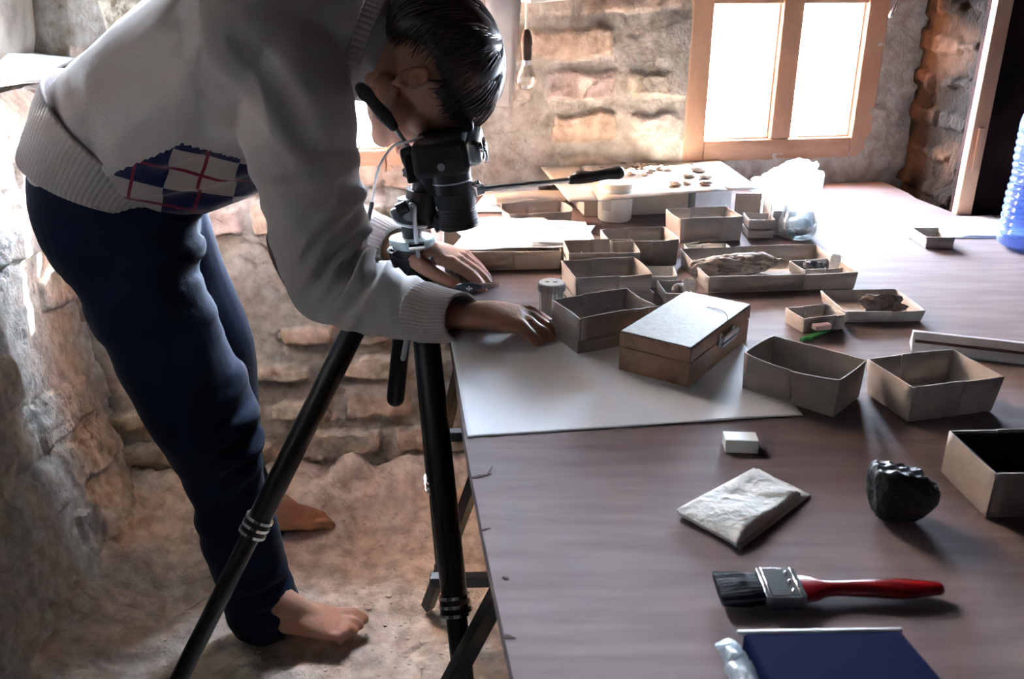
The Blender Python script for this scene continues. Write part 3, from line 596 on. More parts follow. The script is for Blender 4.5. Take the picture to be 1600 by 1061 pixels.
# weathered wood fragment in the long tray
a = W(1090, 421, z=TZ + .018); b = W(1205, 408, z=TZ + .020)
bm = bmesh.new(); d = (b - a); tube(bm, [a, a + d * .3, a + d * .6, a + d * .9, b + d * .12], [(.020, .013), (.022, .0165), (.021, .016), (.015, .013), (.004, .004)], ref=(0, 1, 0), seg=40, sub=10)
P = np.array([v.co[:] for v in bm.verts]); n1 = fbm(P * np.array((60, 220, 220)), 4) * .008 + fbm(P * 90, 3) * .006 - .004 * (np.abs(fbm(P * np.array((140, 60, 60)) + 9, 2)) < .02)
bm.normal_update()
for v, k in zip(bm.verts[:], n1): v.co += v.normal * float(k)
wf = tag(obj('wood_fragment', bm, M['bark'], sharp=60), 'grey cracked length of weathered wood lying in the long tray', 'wood fragment')
# stones / lumps
def lump(name, px, py, z0, r, m, label, cat, seed, sub=4, amp=.22, R=0, fr=1.6):
    c = W(px, py, z=z0 + r[2]); bm = bmesh.new(); rock(bm, (c.x, c.y, z0 + r[2] * .95), r, seed, amp, fr, sub, Matrix.Rotation(R, 3, 'Z')); return tag(obj(name, bm, M[m], sharp=35), label, cat)
lump('dark_stone', 1272, 416, TZ + .005, (.016, .010, .010), 'darkrock', 'dark glittering stone in the little tray with the tag', 'stone', 3, amp=.35, fr=2.4)
lump('bone_fragment', 1380, 474, TZ + .003, (.029, .012, .0135), 'bone', 'rough dark bone fragment lying in the shallow tray at right', 'bone fragment', 12, amp=.55, R=-.2, fr=2.6)
lump('stone_lump', 1061, 452, TZ + .003, (.011, .010, .010), 'stone', 'small crumbly lump beside its paper tag behind the wooden box', 'stone', 6)
lump('stone_lump', 1272, 505, TZ + .003, (.008, .006, .003), 'stone', 'small flake lying in the small tray by the green clothespin', 'stone', 8)
lump('stone_lump', 1497, 618, TZ + .003, (.026, .016, .009), 'sherd', 'pale fragment in the bottom of the box nearest the dark lump', 'stone', 10)
for i, (px, py) in enumerate(((1080, 382), (1098, 384))):
    c = W(px, py, z=TZ + .014); bm = bmesh.new(); beam(bm, c + Vector((-.012, 0, 0)), c + Vector((.014, .006, .003)), .002, .001); tag(obj('wood_sliver', bm, M['cardlite'], smooth=False), ['pale sliver on the left of the small tray behind the long tray', 'pale sliver on the right of the small tray behind the long tray'][i], 'sliver')
# paper tags
def papertag(px, py, Y, s, tilt, rz, label):
    c = W(px, py, Y=Y); R = Matrix.Rotation(rz, 4, 'Z') @ Matrix.Rotation(tilt, 4, 'X'); t = thing('paper_tag', c, label, 'tag')
    bm = bmesh.new(); o8 = [(-.5, -.75), (.5, -.75), (.5, .45), (.28, .75), (-.28, .75), (-.5, .45)]; prism(bm, [(x * s, y * s) for x, y in o8], 0, .0005)
    bmesh.ops.transform(bm, matrix=Matrix.Translation(c) @ R, verts=bm.verts[:]); obj('tag_card', bm, M['tissue'], t, smooth=False)
    bm = bmesh.new(); tube(bm, [Matrix.Translation(c) @ R @ Vector(v) for v in ((0, s * .55, .001), (s * .5, s * .6, .006), (s * .8, s * .1, .005), (s * .6, -s * .6, .001))], [.0004] * 4, seg=5); obj('tag_string', bm, M['tissue'], t)
papertag(1077, 447, 1.245, .017, 1.15, -.15, 'white octagonal tag propped on a crumbly lump behind the wooden box')
papertag(1305, 409, 1.352, .016, 1.15, -.35, 'cream tag leaning in the little tray with the dark stone')
papertag(1530, 592, .915, .015, .95, -.4, 'white tag sticking out of the box nearest the dark lump')
# green clothespin with eraser
c = W(1275, 524, z=TZ + .004); M['green'] = mat('green_plastic', (.02, .22, .06), .35); M['pink'] = mat('pink_rubber', (.62, .42, .40), .8)
cp = thing('clothespin', c, 'green clothespin lying in front of the small tray', 'clothespin'); bm = bmesh.new(); beam(bm, W(1252, 531, z=TZ + .003), W(1297, 514, z=TZ + .003), .006, .004); obj('lower_arm', bm, M['green'], cp, bevel=.001)
bm = bmesh.new(); beam(bm, W(1262, 530, z=TZ + .007), W(1298, 513, z=TZ + .009), .006, .003); obj('upper_arm', bm, M['green'], cp, bevel=.001)
bm = bmesh.new(); a = W(1284, 510, z=TZ + .014); box(bm, a, (.024, .011, .008), Matrix.Rotation(.25, 3, 'Z')); tag(obj('eraser', bm, M['pink'], bevel=.002), 'small pink eraser resting on the green clothespin', 'eraser')
# triangular scale rule
M['scale'] = mat('scale_plastic', (.62, .62, .64), .3); a = W(1422, 542, z=TZ + .002); b = W(1640, 567, z=TZ + .002)
rl = thing('scale_rule', a, 'pale triangular scale rule with a dark groove lying at the right', 'ruler'); bm = bmesh.new(); d = (b - a).normalized(); s = Vector((-d.y, d.x, 0)); pr = [(-.016, 0), (.016, 0), (.0175, .003), (.003, .0235), (-.003, .0235), (-.0175, .003)]
R1 = [bm.verts.new(a + s * x + Vector((0, 0, z - .001))) for x, z in pr]; R2_ = [bm.verts.new(b + s * x + Vector((0, 0, z - .001))) for x, z in pr]; bm.faces.new(R1); bm.faces.new(R2_[::-1])
for i in range(6): bm.faces.new((R1[i], R1[(i + 1) % 6], R2_[(i + 1) % 6], R2_[i]))
obj('rule_body', bm, M['scale'], rl, smooth=False, bevel=.001)
bm = bmesh.new(); beam(bm, a + d * .003 + s * -.0112 + Vector((0, 0, .0125)), b + s * -.0112 + Vector((0, 0, .0125)), .002, .005, (0, -.8, 1)); obj('groove', bm, M['darkgap'], rl, smooth=False)
# sheets at right
for i, (q, L, s) in enumerate((([(1420, 373), (1590, 372), (1550, 336), (1385, 345)], 'sheet of white paper lying behind the small lone tray', 3), ([(1500, 369), (1660, 372), (1640, 338), (1520, 340)], 'white card partly under the water bottle', 8))):
    o = sheet('paper_sheet', [W(x, y, z=TZ + .001 + .0012 * i) for x, y in q], M['paper'], n=10, amp=.0003, seed=s, th=.0005); tag(o, L, 'paper')
# water bottle
wc = W(1600, 388, z=TZ) + Vector((.0, 0, .0045)); bt = thing('water_bottle', wc, 'large blue-tinted ribbed plastic water bottle at the right edge', 'bottle')
M['bottle'] = clear_mat('blue_plastic', (.62, .72, .92), .12, haze=.22, hazecol=(.35, .48, .85)); M['water'] = clear_mat('water', (.55, .68, .93), .03, haze=.06, hazecol=(.3, .45, .9))
prof = [(.030, .004), (.040, .0015), (.0455, .006), (.047, .015), (.047, .030), (.0455, .032)]
z = .034
while z < .185:
    wv = .0035 if z < .11 or z > .125 else .007
    waist = .003 * math.exp(-((z - .118) / .02) ** 2); prof += [(.0445 - waist, z), (.0468 - waist, z + .004), (.0468 - waist, z + .0075), (.0445 - waist, z + .0105)]; z += .0125
prof += [(.046, z), (.0465, z + .01), (.045, z + .022), (.040, z + .040), (.030, z + .062), (.020, z + .080), (.0145, z + .092), (.0145, z + .105)]
bm = bmesh.new(); lathe(bm, prof, wc, 48); obj('bottle_body', bm, M['bottle'], bt, sharp=60)
bm = bmesh.new(); lathe(bm, [(.029, .006), (.042, .006), (.043, .03), (.042, .19), (.040, .215), (0, .215)], wc, 32); obj('water', bm, M['water'], bt)
bm = bmesh.new(); lathe(bm, [(.016, z + .098), (.016, z + .112), (0, z + .113)], wc, 32); obj('bottle_cap', bm, M['milky'], bt)
# prism eraser block
e0 = W(1127, 706, z=TZ); M['prism'] = mat('milky_block', (.86, .88, .84), .25, spec=.6)
er = thing('plastic_block', W(1155, 700, z=TZ), 'small white translucent block on the bare plywood', 'block'); c = W(1156, 700, z=TZ)
bm = bmesh.new(); R = Matrix.Rotation(-.06, 3, 'Z'); pr = [(-.011, 0), (.011, 0), (.0095, .006), (.012, .0125), (-.0075, .0125), (-.0095, .006)]
V1 = [bm.verts.new(c + R @ Vector((-.0165, x, z))) for x, z in pr]; V2 = [bm.verts.new(c + R @ Vector((.0165, x, z))) for x, z in pr]; bm.faces.new(V1); bm.faces.new(V2[::-1])
for i in range(6): bm.faces.new((V1[i], V1[(i + 1) % 6], V2[(i + 1) % 6], V2[i]))
obj('block_body', bm, M['prism'], er, smooth=False, bevel=.0008)
# cotton pad
q = [W(1150, 852, z=TZ + .006), W(1250, 772, z=TZ + .006), W(1178, 732, z=TZ + .006), W(1057, 797, z=TZ + .006)]
pad = thing('cotton_pad', q[0], 'folded square of white cotton wadding on the plywood', 'cotton pad')
def padmesh(q, z0, th, seed, amp):
    n = 48; bm = bmesh.new(); top = []; bot = []
    for j in range(n + 1):
        for i in range(n + 1):
            u, v = i / n, j / n; p = (q[0] * (1 - u) + q[1] * u) * (1 - v) + (q[3] * (1 - u) + q[2] * u) * v; e = min(u, 1 - u, v, 1 - v); k = 1 - math.exp(-e * 22)
            top.append([p.x, p.y, k, e]); 
    A = np.array(top); N_ = fbm(np.c_[A[:, 0] * 45, A[:, 1] * 45, A[:, 0] * 0 + seed], 4); N2 = fbm(np.c_[A[:, 0] * 14, A[:, 1] * 14, A[:, 0] * 0 + seed + 5], 2)
    zt = z0 + th * (.35 + .65 * A[:, 2]) + amp * N_ * A[:, 2] + amp * 1.6 * N2 * A[:, 2]; zb = z0 + .0005 + 0 * zt
    jx = .004 * fbm(np.c_[A[:, 0] * 60, A[:, 1] * 60, A[:, 0] * 0 + 9], 3)
    vt = [bm.verts.new((a[0] + k, a[1] + k, z)) for a, z, k in zip(A, zt, jx)]; vb = [bm.verts.new((a[0] + k, a[1] + k, z)) for a, z, k in zip(A, zb, jx)]; m_ = n + 1
    for j in range(n):
        for i in range(n):
            a = j * m_ + i; bm.faces.new((vt[a], vt[a + 1], vt[a + m_ + 1], vt[a + m_])); bm.faces.new((vb[a], vb[a + m_], vb[a + m_ + 1], vb[a + 1]))
    for i in range(n):
        for (a, b) in ((i, i + 1), (n * m_ + i + 1, n * m_ + i)): bm.faces.new((vb[a], vb[b], vt[b], vt[a]))
        for (a, b) in (((i + 1) * m_, i * m_), (i * m_ + n, (i + 1) * m_ + n)): bm.faces.new((vb[a], vb[b], vt[b], vt[a]))
    return bm
obj('wadding', padmesh(q, TZ + .0035, .0095, 3, .009), M['tissue'], pad)
q2 = [v + Vector((.004, .001, 0)) for v in q]; q2[1] = W(1266, 772, z=TZ + .003); q2[2] = W(1186, 730, z=TZ + .003)
obj('under_layer', padmesh(q2, TZ + .0003, .0045, 6, .002), M['tissue'], pad)
# charcoal lump
lc = W(1407, 820, z=TZ); lumpo = thing('charcoal_lump', lc, 'large black lump with a ridged glossy top beside the cotton pad', 'charcoal')
bm = bmesh.new(); bmesh.ops.create_icosphere(bm, subdivisions=6, radius=1)
P = np.array([v.co[:] for v in bm.verts]); P = np.sign(P) * np.abs(P) ** .62; P = P * (1 + .35 * fbm(P * 1.1 + 2, 3))[:, None]; tp = sstep(.35, .7, P[:, 2])
P[:, 2] -= .25 * P[:, 0] * (P[:, 2] > 0) * tp; P[:, 2] += tp * (.045 * np.sin(P[:, 0] * 15 + 4 * fbm(P * 3, 2)) + .04 * np.sin(P[:, 1] * 11 + 3 * fbm(P * 2, 2))); P += .10 * fbm(P * 5, 4)[:, None]
P[:, 0] *= 1 + .10 * P[:, 2]; P *= np.array((.0275, .0195, .0225)); P[:, 2] -= P[:, 2].min() - .0004
for v, p in zip(bm.verts, P): v.co = Vector(p) + Vector((lc.x + .002, lc.y + .013, TZ))
obj('lump_body', bm, M['coal'], lumpo, sharp=40)
# paint brush
a = W(1123, 922, z=TZ + .007); b = W(1186, 916, z=TZ + .007); c = W(1250, 920, z=TZ + .008); e = W(1480, 905, z=TZ + .008)
pb = thing('paint_brush', b, 'flat paint brush with black bristles, metal ferrule and red handle', 'brush'); M['redwood'] = mat('red_lacquer', (.20, .006, .010), .25, coat=.4)
ax = (c - a).normalized(); ax.z = 0; ax.normalize(); up = Vector((0, 0, 1))
A0 = Vector((a.x, a.y, TZ + .007)); ey = up.cross(ax)
def pbpt(s, y=0, z=.0): return Vector((A0.x, A0.y, TZ + .008 + z)) + ax * s + ey * y
LB = (b - a).length; LC = (c - a).length
bm = bmesh.new(); tube(bm, [pbpt(-.001), pbpt(LB * .5), pbpt(LB + .002)], [(.0185, .0035), (.0185, .0055), (.0165, .0065)], ref=ey, seg=72, sub=4, caps=False, mod=lambda th, k: 1 + .10 * math.sin(th * 31) * (1 if k < 6 else .4) + (.05 * math.sin(th * 7) if k < 2 else 0)); obj('bristles', bm, mat('black_bristle', (.004, .004, .007), .7, spec=.1, bump=.5, bscale=300, stretch=(.1, 3, 3)), pb, sharp=60)
bm = bmesh.new(); t_ = LC - LB
for (s0, s1, hy, hz) in ((LB - .001, LC, .0172, .0070), (LB + .002, LB + .004, .0176, .0074), (LC - .005, LC - .003, .0176, .0074)): beam(bm, pbpt(s0), pbpt(s1), hy * 2, hz * 2)
obj('ferrule', bm, M['chrome'], pb, bevel=.0015)
bm = bmesh.new()
for yy in (-.011, .011, 0): ell(bm, pbpt(LC - .009, yy, .0073), (.0012, .0012, .0008))
obj('nail', bm, M['chrome'], pb)
LE = LC + .105
bm = bmesh.new(); tube(bm, [pbpt(LC - .001), pbpt(LC + .010), pbpt(LC + .022), pbpt(LC + .045), pbpt(LC + .075), pbpt(LE)], [(.0158, .0058), (.013, .006), (.0068, .0055), (.0072, .006), (.0105, .006), (.006, .005)], ref=ey, seg=20, sub=4); obj('handle', bm, M['redwood'], pb)
# dark blue case at the bottom edge
cs = W(1150, 1000, z=TZ); bk_ = thing('blue_case', cs, 'dark blue flat case in a clear sleeve at the bottom edge of the photo', 'case'); M['navy'] = mat('navy_cover', (.003, .005, .030), .8, spec=.03); 
q = [W(1160, 988, z=TZ + .022), W(1408, 984, z=TZ + .022)]; q3 = [q[0], q[1], q[1] + Vector((.022, -.125, 0)), q[0] + Vector((.012, -.125, 0))]
bm = bmesh.new(); prism(bm, [(p.x, p.y) for p in q3[::-1]], TZ + .001, TZ + .022); obj('cover', bm, M['navy'], bk_, smooth=False, bevel=.003)
bm = bmesh.new(); tube(bm, [q[0] + Vector((-.002, .001, -.001)), q[1] + Vector((0, .001, -.001))], [.0016, .0016], seg=8, sub=1); obj('rim', bm, M['milky'], bk_)
bm = bmesh.new(); u = q[0] + Vector((-.009, -.002, -.012)); tube(bm, [u, u + Vector((.004, -.03, 0)), u + Vector((.004, -.07, 0)), u + Vector((.012, -.12, 0))], [(.006, .009), (.009, .010), (.007, .009), (.008, .008)], seg=16, sub=6, mod=lambda th, k: 1 + .13 * math.sin(3 * th + k * 1.3) + .06 * math.sin(7 * th + k)); obj('crumpled_sleeve', bm, M['bag'], bk_)
# heaps of papers around the wide tray
PP = [
 ([(700, 392), (905, 384), (930, 352), (738, 350)], .034, .004, 'topmost curled white paper on the wide flat tray'),
 ([(725, 372), (880, 370), (850, 338), (690, 340)], .030, .003, 'white paper under the curled one, nearest the tripod'),
 ([(830, 380), (930, 376), (915, 345), (835, 345)], .038, .005, 'crumpled white paper at the right end of the wide flat tray'),
 ([(735, 330), (880, 332), (850, 300), (760, 300)], .004, .003, 'white paper lying flat behind the camera lens'),
 ([(760, 318), (850, 322), (840, 286), (745, 285)], .010, .004, 'white envelope leaning behind the open box near the wall')]
for i, (q, dz, am, L) in enumerate(PP):
    o = sheet('paper_sheet', [W(x, y, z=TZ + dz) for x, y in q], M['paper'], n=30, amp=am, seed=i * 3, th=.0005, fr=14, minz=TZ + .001); tag(o, L, 'paper')
bm = bmesh.new(); a = W(772, 312, z=TZ + .02); b = W(880, 306, z=TZ + .02); tube(bm, [a, (a + b) / 2 + Vector((0, 0, .004)), b], [(.022, .010)] * 3, seg=20, sub=3, caps=False); tag(obj('paper_roll', bm, M['cardlite']), 'flattened roll of buff paper lying against the brick wall', 'paper roll')
o = sheet('paper_slip', [W(822, 365, z=TZ + .036), W(882, 356, z=TZ + .046), W(880, 347, z=TZ + .05), W(822, 356, z=TZ + .04)], M['paper'], n=6, amp=.0005); tag(o, 'stiff white slip lying across the front of the open box near the tripod handle', 'paper')
# papers on the left ledge
for i, (q, z, L) in enumerate((([(-60, 172), (18, 128), (118, 96), (30, 92)], .952, 'white paper lying lowest on the masonry ledge at the left'), ([(-80, 142), (62, 128), (122, 90), (20, 84)], .962, 'white papers on top of the stack on the left masonry ledge'))):
    o = sheet('paper_stack', [W(x, y, z=z) for x, y in q], M['paper'], n=16, amp=.004, seed=i, th=.002, fr=6, curl=(lambda u, v: .02 * max(0, v - .7) * (1 - u)) if i else None, minz=.951); tag(o, L, 'papers')
# hanging card, cable and bulb, metal hook
o = sheet('hanging_card', [W(768, 165, Y=1.80), W(800, 168, Y=1.80), W(816, -20, Y=1.80), W(757, -20, Y=1.80)], M['cardlite'], n=4, amp=0, th=.002, minz=None); tag(o, 'tall pale card hanging against the bricks behind the head', 'card')
lb = thing('light_bulb', W(822, 95, Y=1.86), 'clear unlit light bulb hanging from a white cable beside the pale card', 'light bulb'); M['bulb'] = clear_mat('bulb_glass', (.95, .95, .93), .12, haze=.05); M['white'] = mat('white_cable', (.75, .74, .70), .5); M['bakelite'] = mat('brown_bakelite', (.035, .014, .014), .3)
bm = bmesh.new(); tube(bm, [W(819, -30, Y=1.86), W(823, 10, Y=1.86), W(822, 54, Y=1.86)], [.0028] * 3, seg=8); obj('cable', bm, M['white'], lb)
c0 = W(822, 94, Y=1.86); bm = bmesh.new(); lathe(bm, [(.005, .058), (.008, .054), (.0115, .042), (.0125, .03), (.011, .026), (.0115, .010), (.010, 0), (.009, 0)][::-1], c0, 24); obj('socket', bm, M['bakelite'], lb)
bm = bmesh.new(); lathe(bm, [(.0085, -.009), (.0085, .001)], c0, 24); obj('bulb_cap', bm, M['alu'], lb)
bm = bmesh.new(); lathe(bm, [(0, -.058), (.010, -.0565), (.018, -.050), (.0215, -.041), (.020, -.031), (.014, -.019), (.009, -.009)], c0, 28); obj('bulb_glass', bm, M['bulb'], lb)
bm = bmesh.new(); tube(bm, [c0 + Vector((0, 0, -.01)), c0 + Vector((-.003, 0, -.025)), c0 + Vector((-.007, 0, -.032)), c0 + Vector((0, 0, -.035)), c0 + Vector((.007, 0, -.032)), c0 + Vector((.003, 0, -.025))], [.0005] * 6, seg=5); obj('filament', bm, M['alu'], lb)
bm = bmesh.new(); a = W(818, 4, Y=1.82); b = W(905, -4, Y=1.84); beam(bm, a + Vector((0, .07, .004)), b + Vector((0, .07, .004)), .14, .012); tag(obj('white_shelf', bm, M['white'], smooth=False, bevel=.002), 'white shelf edge at the top of the photo above the bulb', 'shelf')
bm = bmesh.new(); tube(bm, [W(1392, 25, Y=1.93), W(1397, 14, Y=1.93), W(1406, -4, Y=1.93), W(1410, -25, Y=1.93)], [.004, .0045, .003, .003], seg=10); tag(obj('window_hook', bm, M['chrome']), 'shiny metal hook hanging at the top right of the window', 'hook')
# litter on the floor
fl = bpy.data.objects['floor']; bvf = BVHTree.FromPolygons([v.co[:] for v in fl.data.vertices], [p.vertices[:] for p in fl.data.polygons])
def fz(x, y):
    h = bvf.ray_cast(Vector((x, y, 1)), Vector((0, 0, -1))); return h[0].z if h[0] else 0
rr = random.Random(3)
bm = bmesh.new()
for i in range(600):
    x = rr.uniform(-.78, -.02); y = rr.uniform(1.0, 1.74); r = rr.uniform(.001, .0045) * (1.6 if rr.random() < .08 else 1); rock(bm, (x, y, fz(x, y) + r * .2), (r * 1.2, r, r * .6), i, .3, 1.2, 1)
tag(obj('floor_grit', bm, mat('grit', (.66, .57, .50), 1, col2=(.50, .41, .35), nscale=30)), 'loose grit and crumbs of earth scattered over the floor', 'grit', kind='stuff')
for i, (pa, pb_, w, L) in enumerate((((288, 942), (316, 915), .006, 'pale wood chip on the floor left of the near foot'), ((170, 735), (195, 728), .004, 'small brick-red chip on the floor beside the left wall'), ((452, 898), (476, 915), .0012, 'thin straw on the floor above the near foot'), ((492, 770), (513, 764), .0012, 'thin straw on the floor beyond the far foot'), ((527, 768), (535, 750), .0012, 'curved twig on the floor left of the tripod leg'), ((505, 698), (512, 712), .001, 'pale straw near the foot of the brick wall'))):
    a = W(*pa, z=.02); b = W(*pb_, z=.02); a.z = fz(a.x, a.y) + .003; b.z = fz(b.x, b.y) + .003; bm = bmesh.new(); beam(bm, a, b, w, .0015); tag(obj('floor_chip', bm, M['cardlite'] if i != 1 else M['pine'], smooth=False), L, 'debris')

# ---------------------------------------------------------------- person
def cp(px, py, Y, z=None): return W(px, py, Y=Y)
def st(px, py, Y, hp, lat=None):
    """station: centre from pixel and distance, in-plane radius hp pixels, lateral radius in metres"""
    c = W(px, py, Y=Y); r = hp / FPX * dep(Y, c.z); return (c, (lat if lat else r, r))
def loft(bm, sts, seg=28, sub=4, ref=(0, 1, 0), caps=True): tube(bm, [s[0] for s in sts], [s[1] for s in sts], ref=ref, seg=seg, sub=sub, caps=caps)
person = thing('person', (-.5, 1.5, 0), 'person in cream argyle sweater and blue jeans bending over the camera on its tripod', 'person')
HC = W(653, 122, Y=1.42); U_ = Vector((.96, 0, .28)).normalized(); N_ = Vector((.28, 0, -.96)).normalized(); LT = Vector((0, 1, 0))
HR = Matrix((LT, N_, U_)).transposed()     # local (lateral, face normal, up)
def hp(l, n, u): return HC + LT * l + N_ * n + U_ * u
def capsule(bm, pts, r, ref=(0, 0, 1), seg=12, sub=3): tube(bm, pts, r, ref=ref, seg=seg, sub=sub)
def hand(bm, w, fwd, lat, upv, k=1.0, curl=(.9, .95, 1.0, 1.05), side=1, spread=0, thumb=None):
    """w wrist, fwd towards fingers, lat towards the thumb; five fingers bent at three joints"""
    f, l, u = [Vector(v).normalized() for v in (fwd, lat, upv)]
    def P(a, b, c): return w + f * a * k + l * b * k + u * c * k
    capsule(bm, [P(-.008, 0, 0), P(.012, 0, .002), P(.045, .001, .006), P(.078, .001, .006)], [(.021, .018), (.026, .018), (.037, .016), (.041, .012)], ref=l, seg=20)
    ell(bm, P(.030, .026, -.006), (.024, .018, .014), Matrix((f, l, u)).transposed())
    fing = [(.030, .090, .042, .026, .020, .0092), (.011, .094, .046, .030, .021, .0094), (-.009, .091, .042, .028, .020, .0088), (-.027, .083, .034, .021, .018, .0080)]
    tips = []
    for i, (b, a, l1, l2, l3, r) in enumerate(fing):
        c = curl[i]; p = P(a, b, .004); pts = [P(a - .03, b * .9, .004), p]; ang = .35 * c; dl = (b * spread)
        for j, (L, dA) in enumerate(((l1, .55 * c), (l2, .75 * c), (l3, .45 * c))):
            if j: ang += dA
            else: ang = .45 * c
            d = f * math.cos(ang) - u * math.sin(ang) + l * dl; p = p + d.normalized() * L * k; pts.append(p)
        capsule(bm, pts, [r * 1.05 * k, r * 1.12 * k, r * 1.0 * k, r * .92 * k, r * .78 * k], ref=l, seg=12, sub=3); tips.append(p)
        ell(bm, P(a, b, .009), (.0095 * k, .0085 * k, .007 * k), Matrix((f, l, u)).transposed())
    t = thumb or [(.012, .022, -.004), (.040, .045, -.012), (.070, .050, -.024), (.094, .040, -.034)]
    capsule(bm, [P(*v) for v in t], [.0145 * k, .0125 * k, .0108 * k, .0088 * k], ref=u, seg=12)
    return tips
body = bmesh.new()
# head
ell(body, hp(0, -.012, .040), (.074, .094, .088), HR); ell(body, hp(0, .040, .035), (.064, .050, .070), HR); ell(body, hp(0, .034, -.036), (.055, .058, .056), HR)
ell(body, hp(0, .066, -.080), (.024, .020, .018), HR); ell(body, hp(0, .020, -.062), (.048, .050, .026), HR)
capsule(body, [hp(0, .082, .030), hp(0, .098, .008), hp(0, .112, -.014)], [.007, .009, .012], ref=LT)
for s in (-1, 1):
    ell(body, hp(.010 * s, .102, -.016), (.007, .008, .007), HR); capsule(body, [hp(.010 * s, .086, .040), hp(.040 * s, .076, .038)], [.009, .008], ref=U_)
    ell(body, hp(.031 * s, .070, .020), (.013, .012, .011), HR); ell(body, hp(.040 * s, .058, -.012), (.020, .018, .020), HR)
    capsule(body, [hp(.058 * s, -.008, -.040), hp(.050 * s, .032, -.064), hp(.020 * s, .068, -.082)], [.017, .015, .013], ref=LT)
    # ear
    e = hp(.076 * s, -.008, .004); pts = [e + N_ * (.011 * math.cos(a)) * -1 + U_ * (.022 * math.sin(a)) + LT * s * (.003 + .004 * (1 - math.cos(a))) for a in np.linspace(-2.3, 2.1, 9)]
    capsule(body, pts, [.0045] * 9, ref=LT, seg=8); ell(body, e + N_ * .004, (.008, .013, .023), HR); ell(body, e - U_ * .022, (.006, .008, .009), HR)
capsule(body, [hp(-.022, .092, -.050), hp(0, .100, -.049), hp(.022, .092, -.050)], [.004, .0065, .004], ref=U_); capsule(body, [hp(-.018, .090, -.062), hp(0, .097, -.063), hp(.018, .090, -.062)], [.004, .0065, .004], ref=U_)
NB = W(540, 62, Y=1.43)
capsule(body, [NB - Vector((.05, 0, 0)), NB, (NB + hp(0, -.03, -.05)) / 2, hp(0, -.03, -.02)], [(.070, .070), (.062, .064), (.056, .058), (.054, .056)], seg=24)
# trunk, arms, legs under the clothes
loft(body, [st(200, 300, 1.50, 60, .08), st(240, 215, 1.49, 85, .11), st(330, 140, 1.47, 95, .12), st(430, 95, 1.45, 80, .11), st(520, 72, 1.44, 60, .07)])
SHR = W(452, 95, Y=1.315); ELR = W(530, 452, Y=1.28); WRR = W(706, 493, Y=1.105)
SHL = W(480, 70, Y=1.58); ELL = W(470, 330, Y=1.56); WRL = W(612, 384, Y=1.40)
capsule(body, [SHR * .9 + ELR * .1 + Vector((0, .02, -.01)), (SHR + ELR) / 2, ELR], [.038, .036, .034], ref=LT); capsule(body, [ELR, ELR * .6 + WRR * .4, ELR * .12 + WRR * .88, WRR + Vector((.006, .004, 0))], [.034, .032, .024, .020], ref=LT)
capsule(body, [SHL * .85 + ELL * .15, (SHL + ELL) / 2, ELL], [.040, .036, .034], ref=LT); capsule(body, [ELL, ELL * .6 + WRL * .4, WRL], [.038, .036, .026], ref=LT)
HIPR = W(185, 335, Y=1.43); HIPL = W(215, 335, Y=1.60); KNR = W(345, 700, Y=1.38); KNL = W(352, 690, Y=1.62)
ANR = W(408, 925, Y=1.37); ANL = W(408, 822, Y=1.67)
for a, b, c in ((HIPR, KNR, ANR), (HIPL, KNL, ANL)):
    capsule(body, [a, (a + b) / 2, b], [.060, .058, .046], ref=LT); capsule(body, [b, b * .65 + c * .35, c], [.050, .048, .036], ref=LT)
# feet: heel, instep, ball, five toes
FZ = .012
def foot(an, heel, toe, side):
    d = (toe - heel); L = d.length; f = d.normalized(); l = Vector((0, 0, 1)).cross(f) * side   # l: towards the big toe
    def P(a, b, c): return heel + f * a * L + l * b + Vector((0, 0, c))
    capsule(body, [an, P(.14, 0, .065), P(.13, 0, .032)], [.036, .034, .030], ref=LT)
    capsule(body, [P(.12, 0, .030), P(.35, 0, .038), P(.58, .002, .030), P(.76, .004, .020)], [(.028, .026), (.030, .034), (.040, .024), (.044, .016)], ref=l, seg=20)
    capsule(body, [an + Vector((.01, 0, 0)), P(.34, 0, .066), P(.58, .003, .036)], [.034, .030, .022], ref=l)
    for b, a0, a1, r in ((.032, .74, 1.0, .0125), (.012, .76, .99, .0092), (-.004, .76, .96, .0088), (-.018, .74, .92, .0082), (-.031, .72, .87, .0080)):
        capsule(body, [P(a0, b, .020), P((a0 + a1) / 2 + .03, b, .021), P(a1 - .02, b, .0105)], [r, r, r * .92], ref=l, seg=10)
foot(ANR, W(383, 985, z=FZ), W(566, 992, z=FZ), 1)
foot(ANL, W(392, 838, z=FZ + .006), W(516, 815, z=FZ + .006), -1)
# near (right) hand resting on the paper; far hand holding the knife
fR = (WRR - ELR).normalized(); fR = Vector((fR.x * 1.0, fR.y * .10, 0)).normalized()
hand(body, Vector((WRR.x + .012, WRR.y, WRR.z + .0)), (fR.x, fR.y, -.10), (-fR.y, fR.x, .0), (fR.x * .1, 0, 1), .98, (1.05, 1.2, 1.35, 1.5), thumb=[(.012, .022, -.004), (.042, .044, -.012), (.076, .048, -.018), (.102, .036, -.022)])
HL = Vector((WRL.x + .035, WRL.y - .02, WRL.z + .0))
capsule(body, [WRL, HL], [.026, .025], ref=LT)
hand(body, HL, (.88, -.42, -.12), (-.42, -.88, .1), (.05, .15, 1), 1.0, (.7, .8, .9, 1.0), thumb=[(.012, .022, -.004), (.045, .048, -.006), (.078, .052, -.014), (.105, .040, -.024)])
body_o = remeshed('body', body, M['skin'], .0034, person, smooth=3)
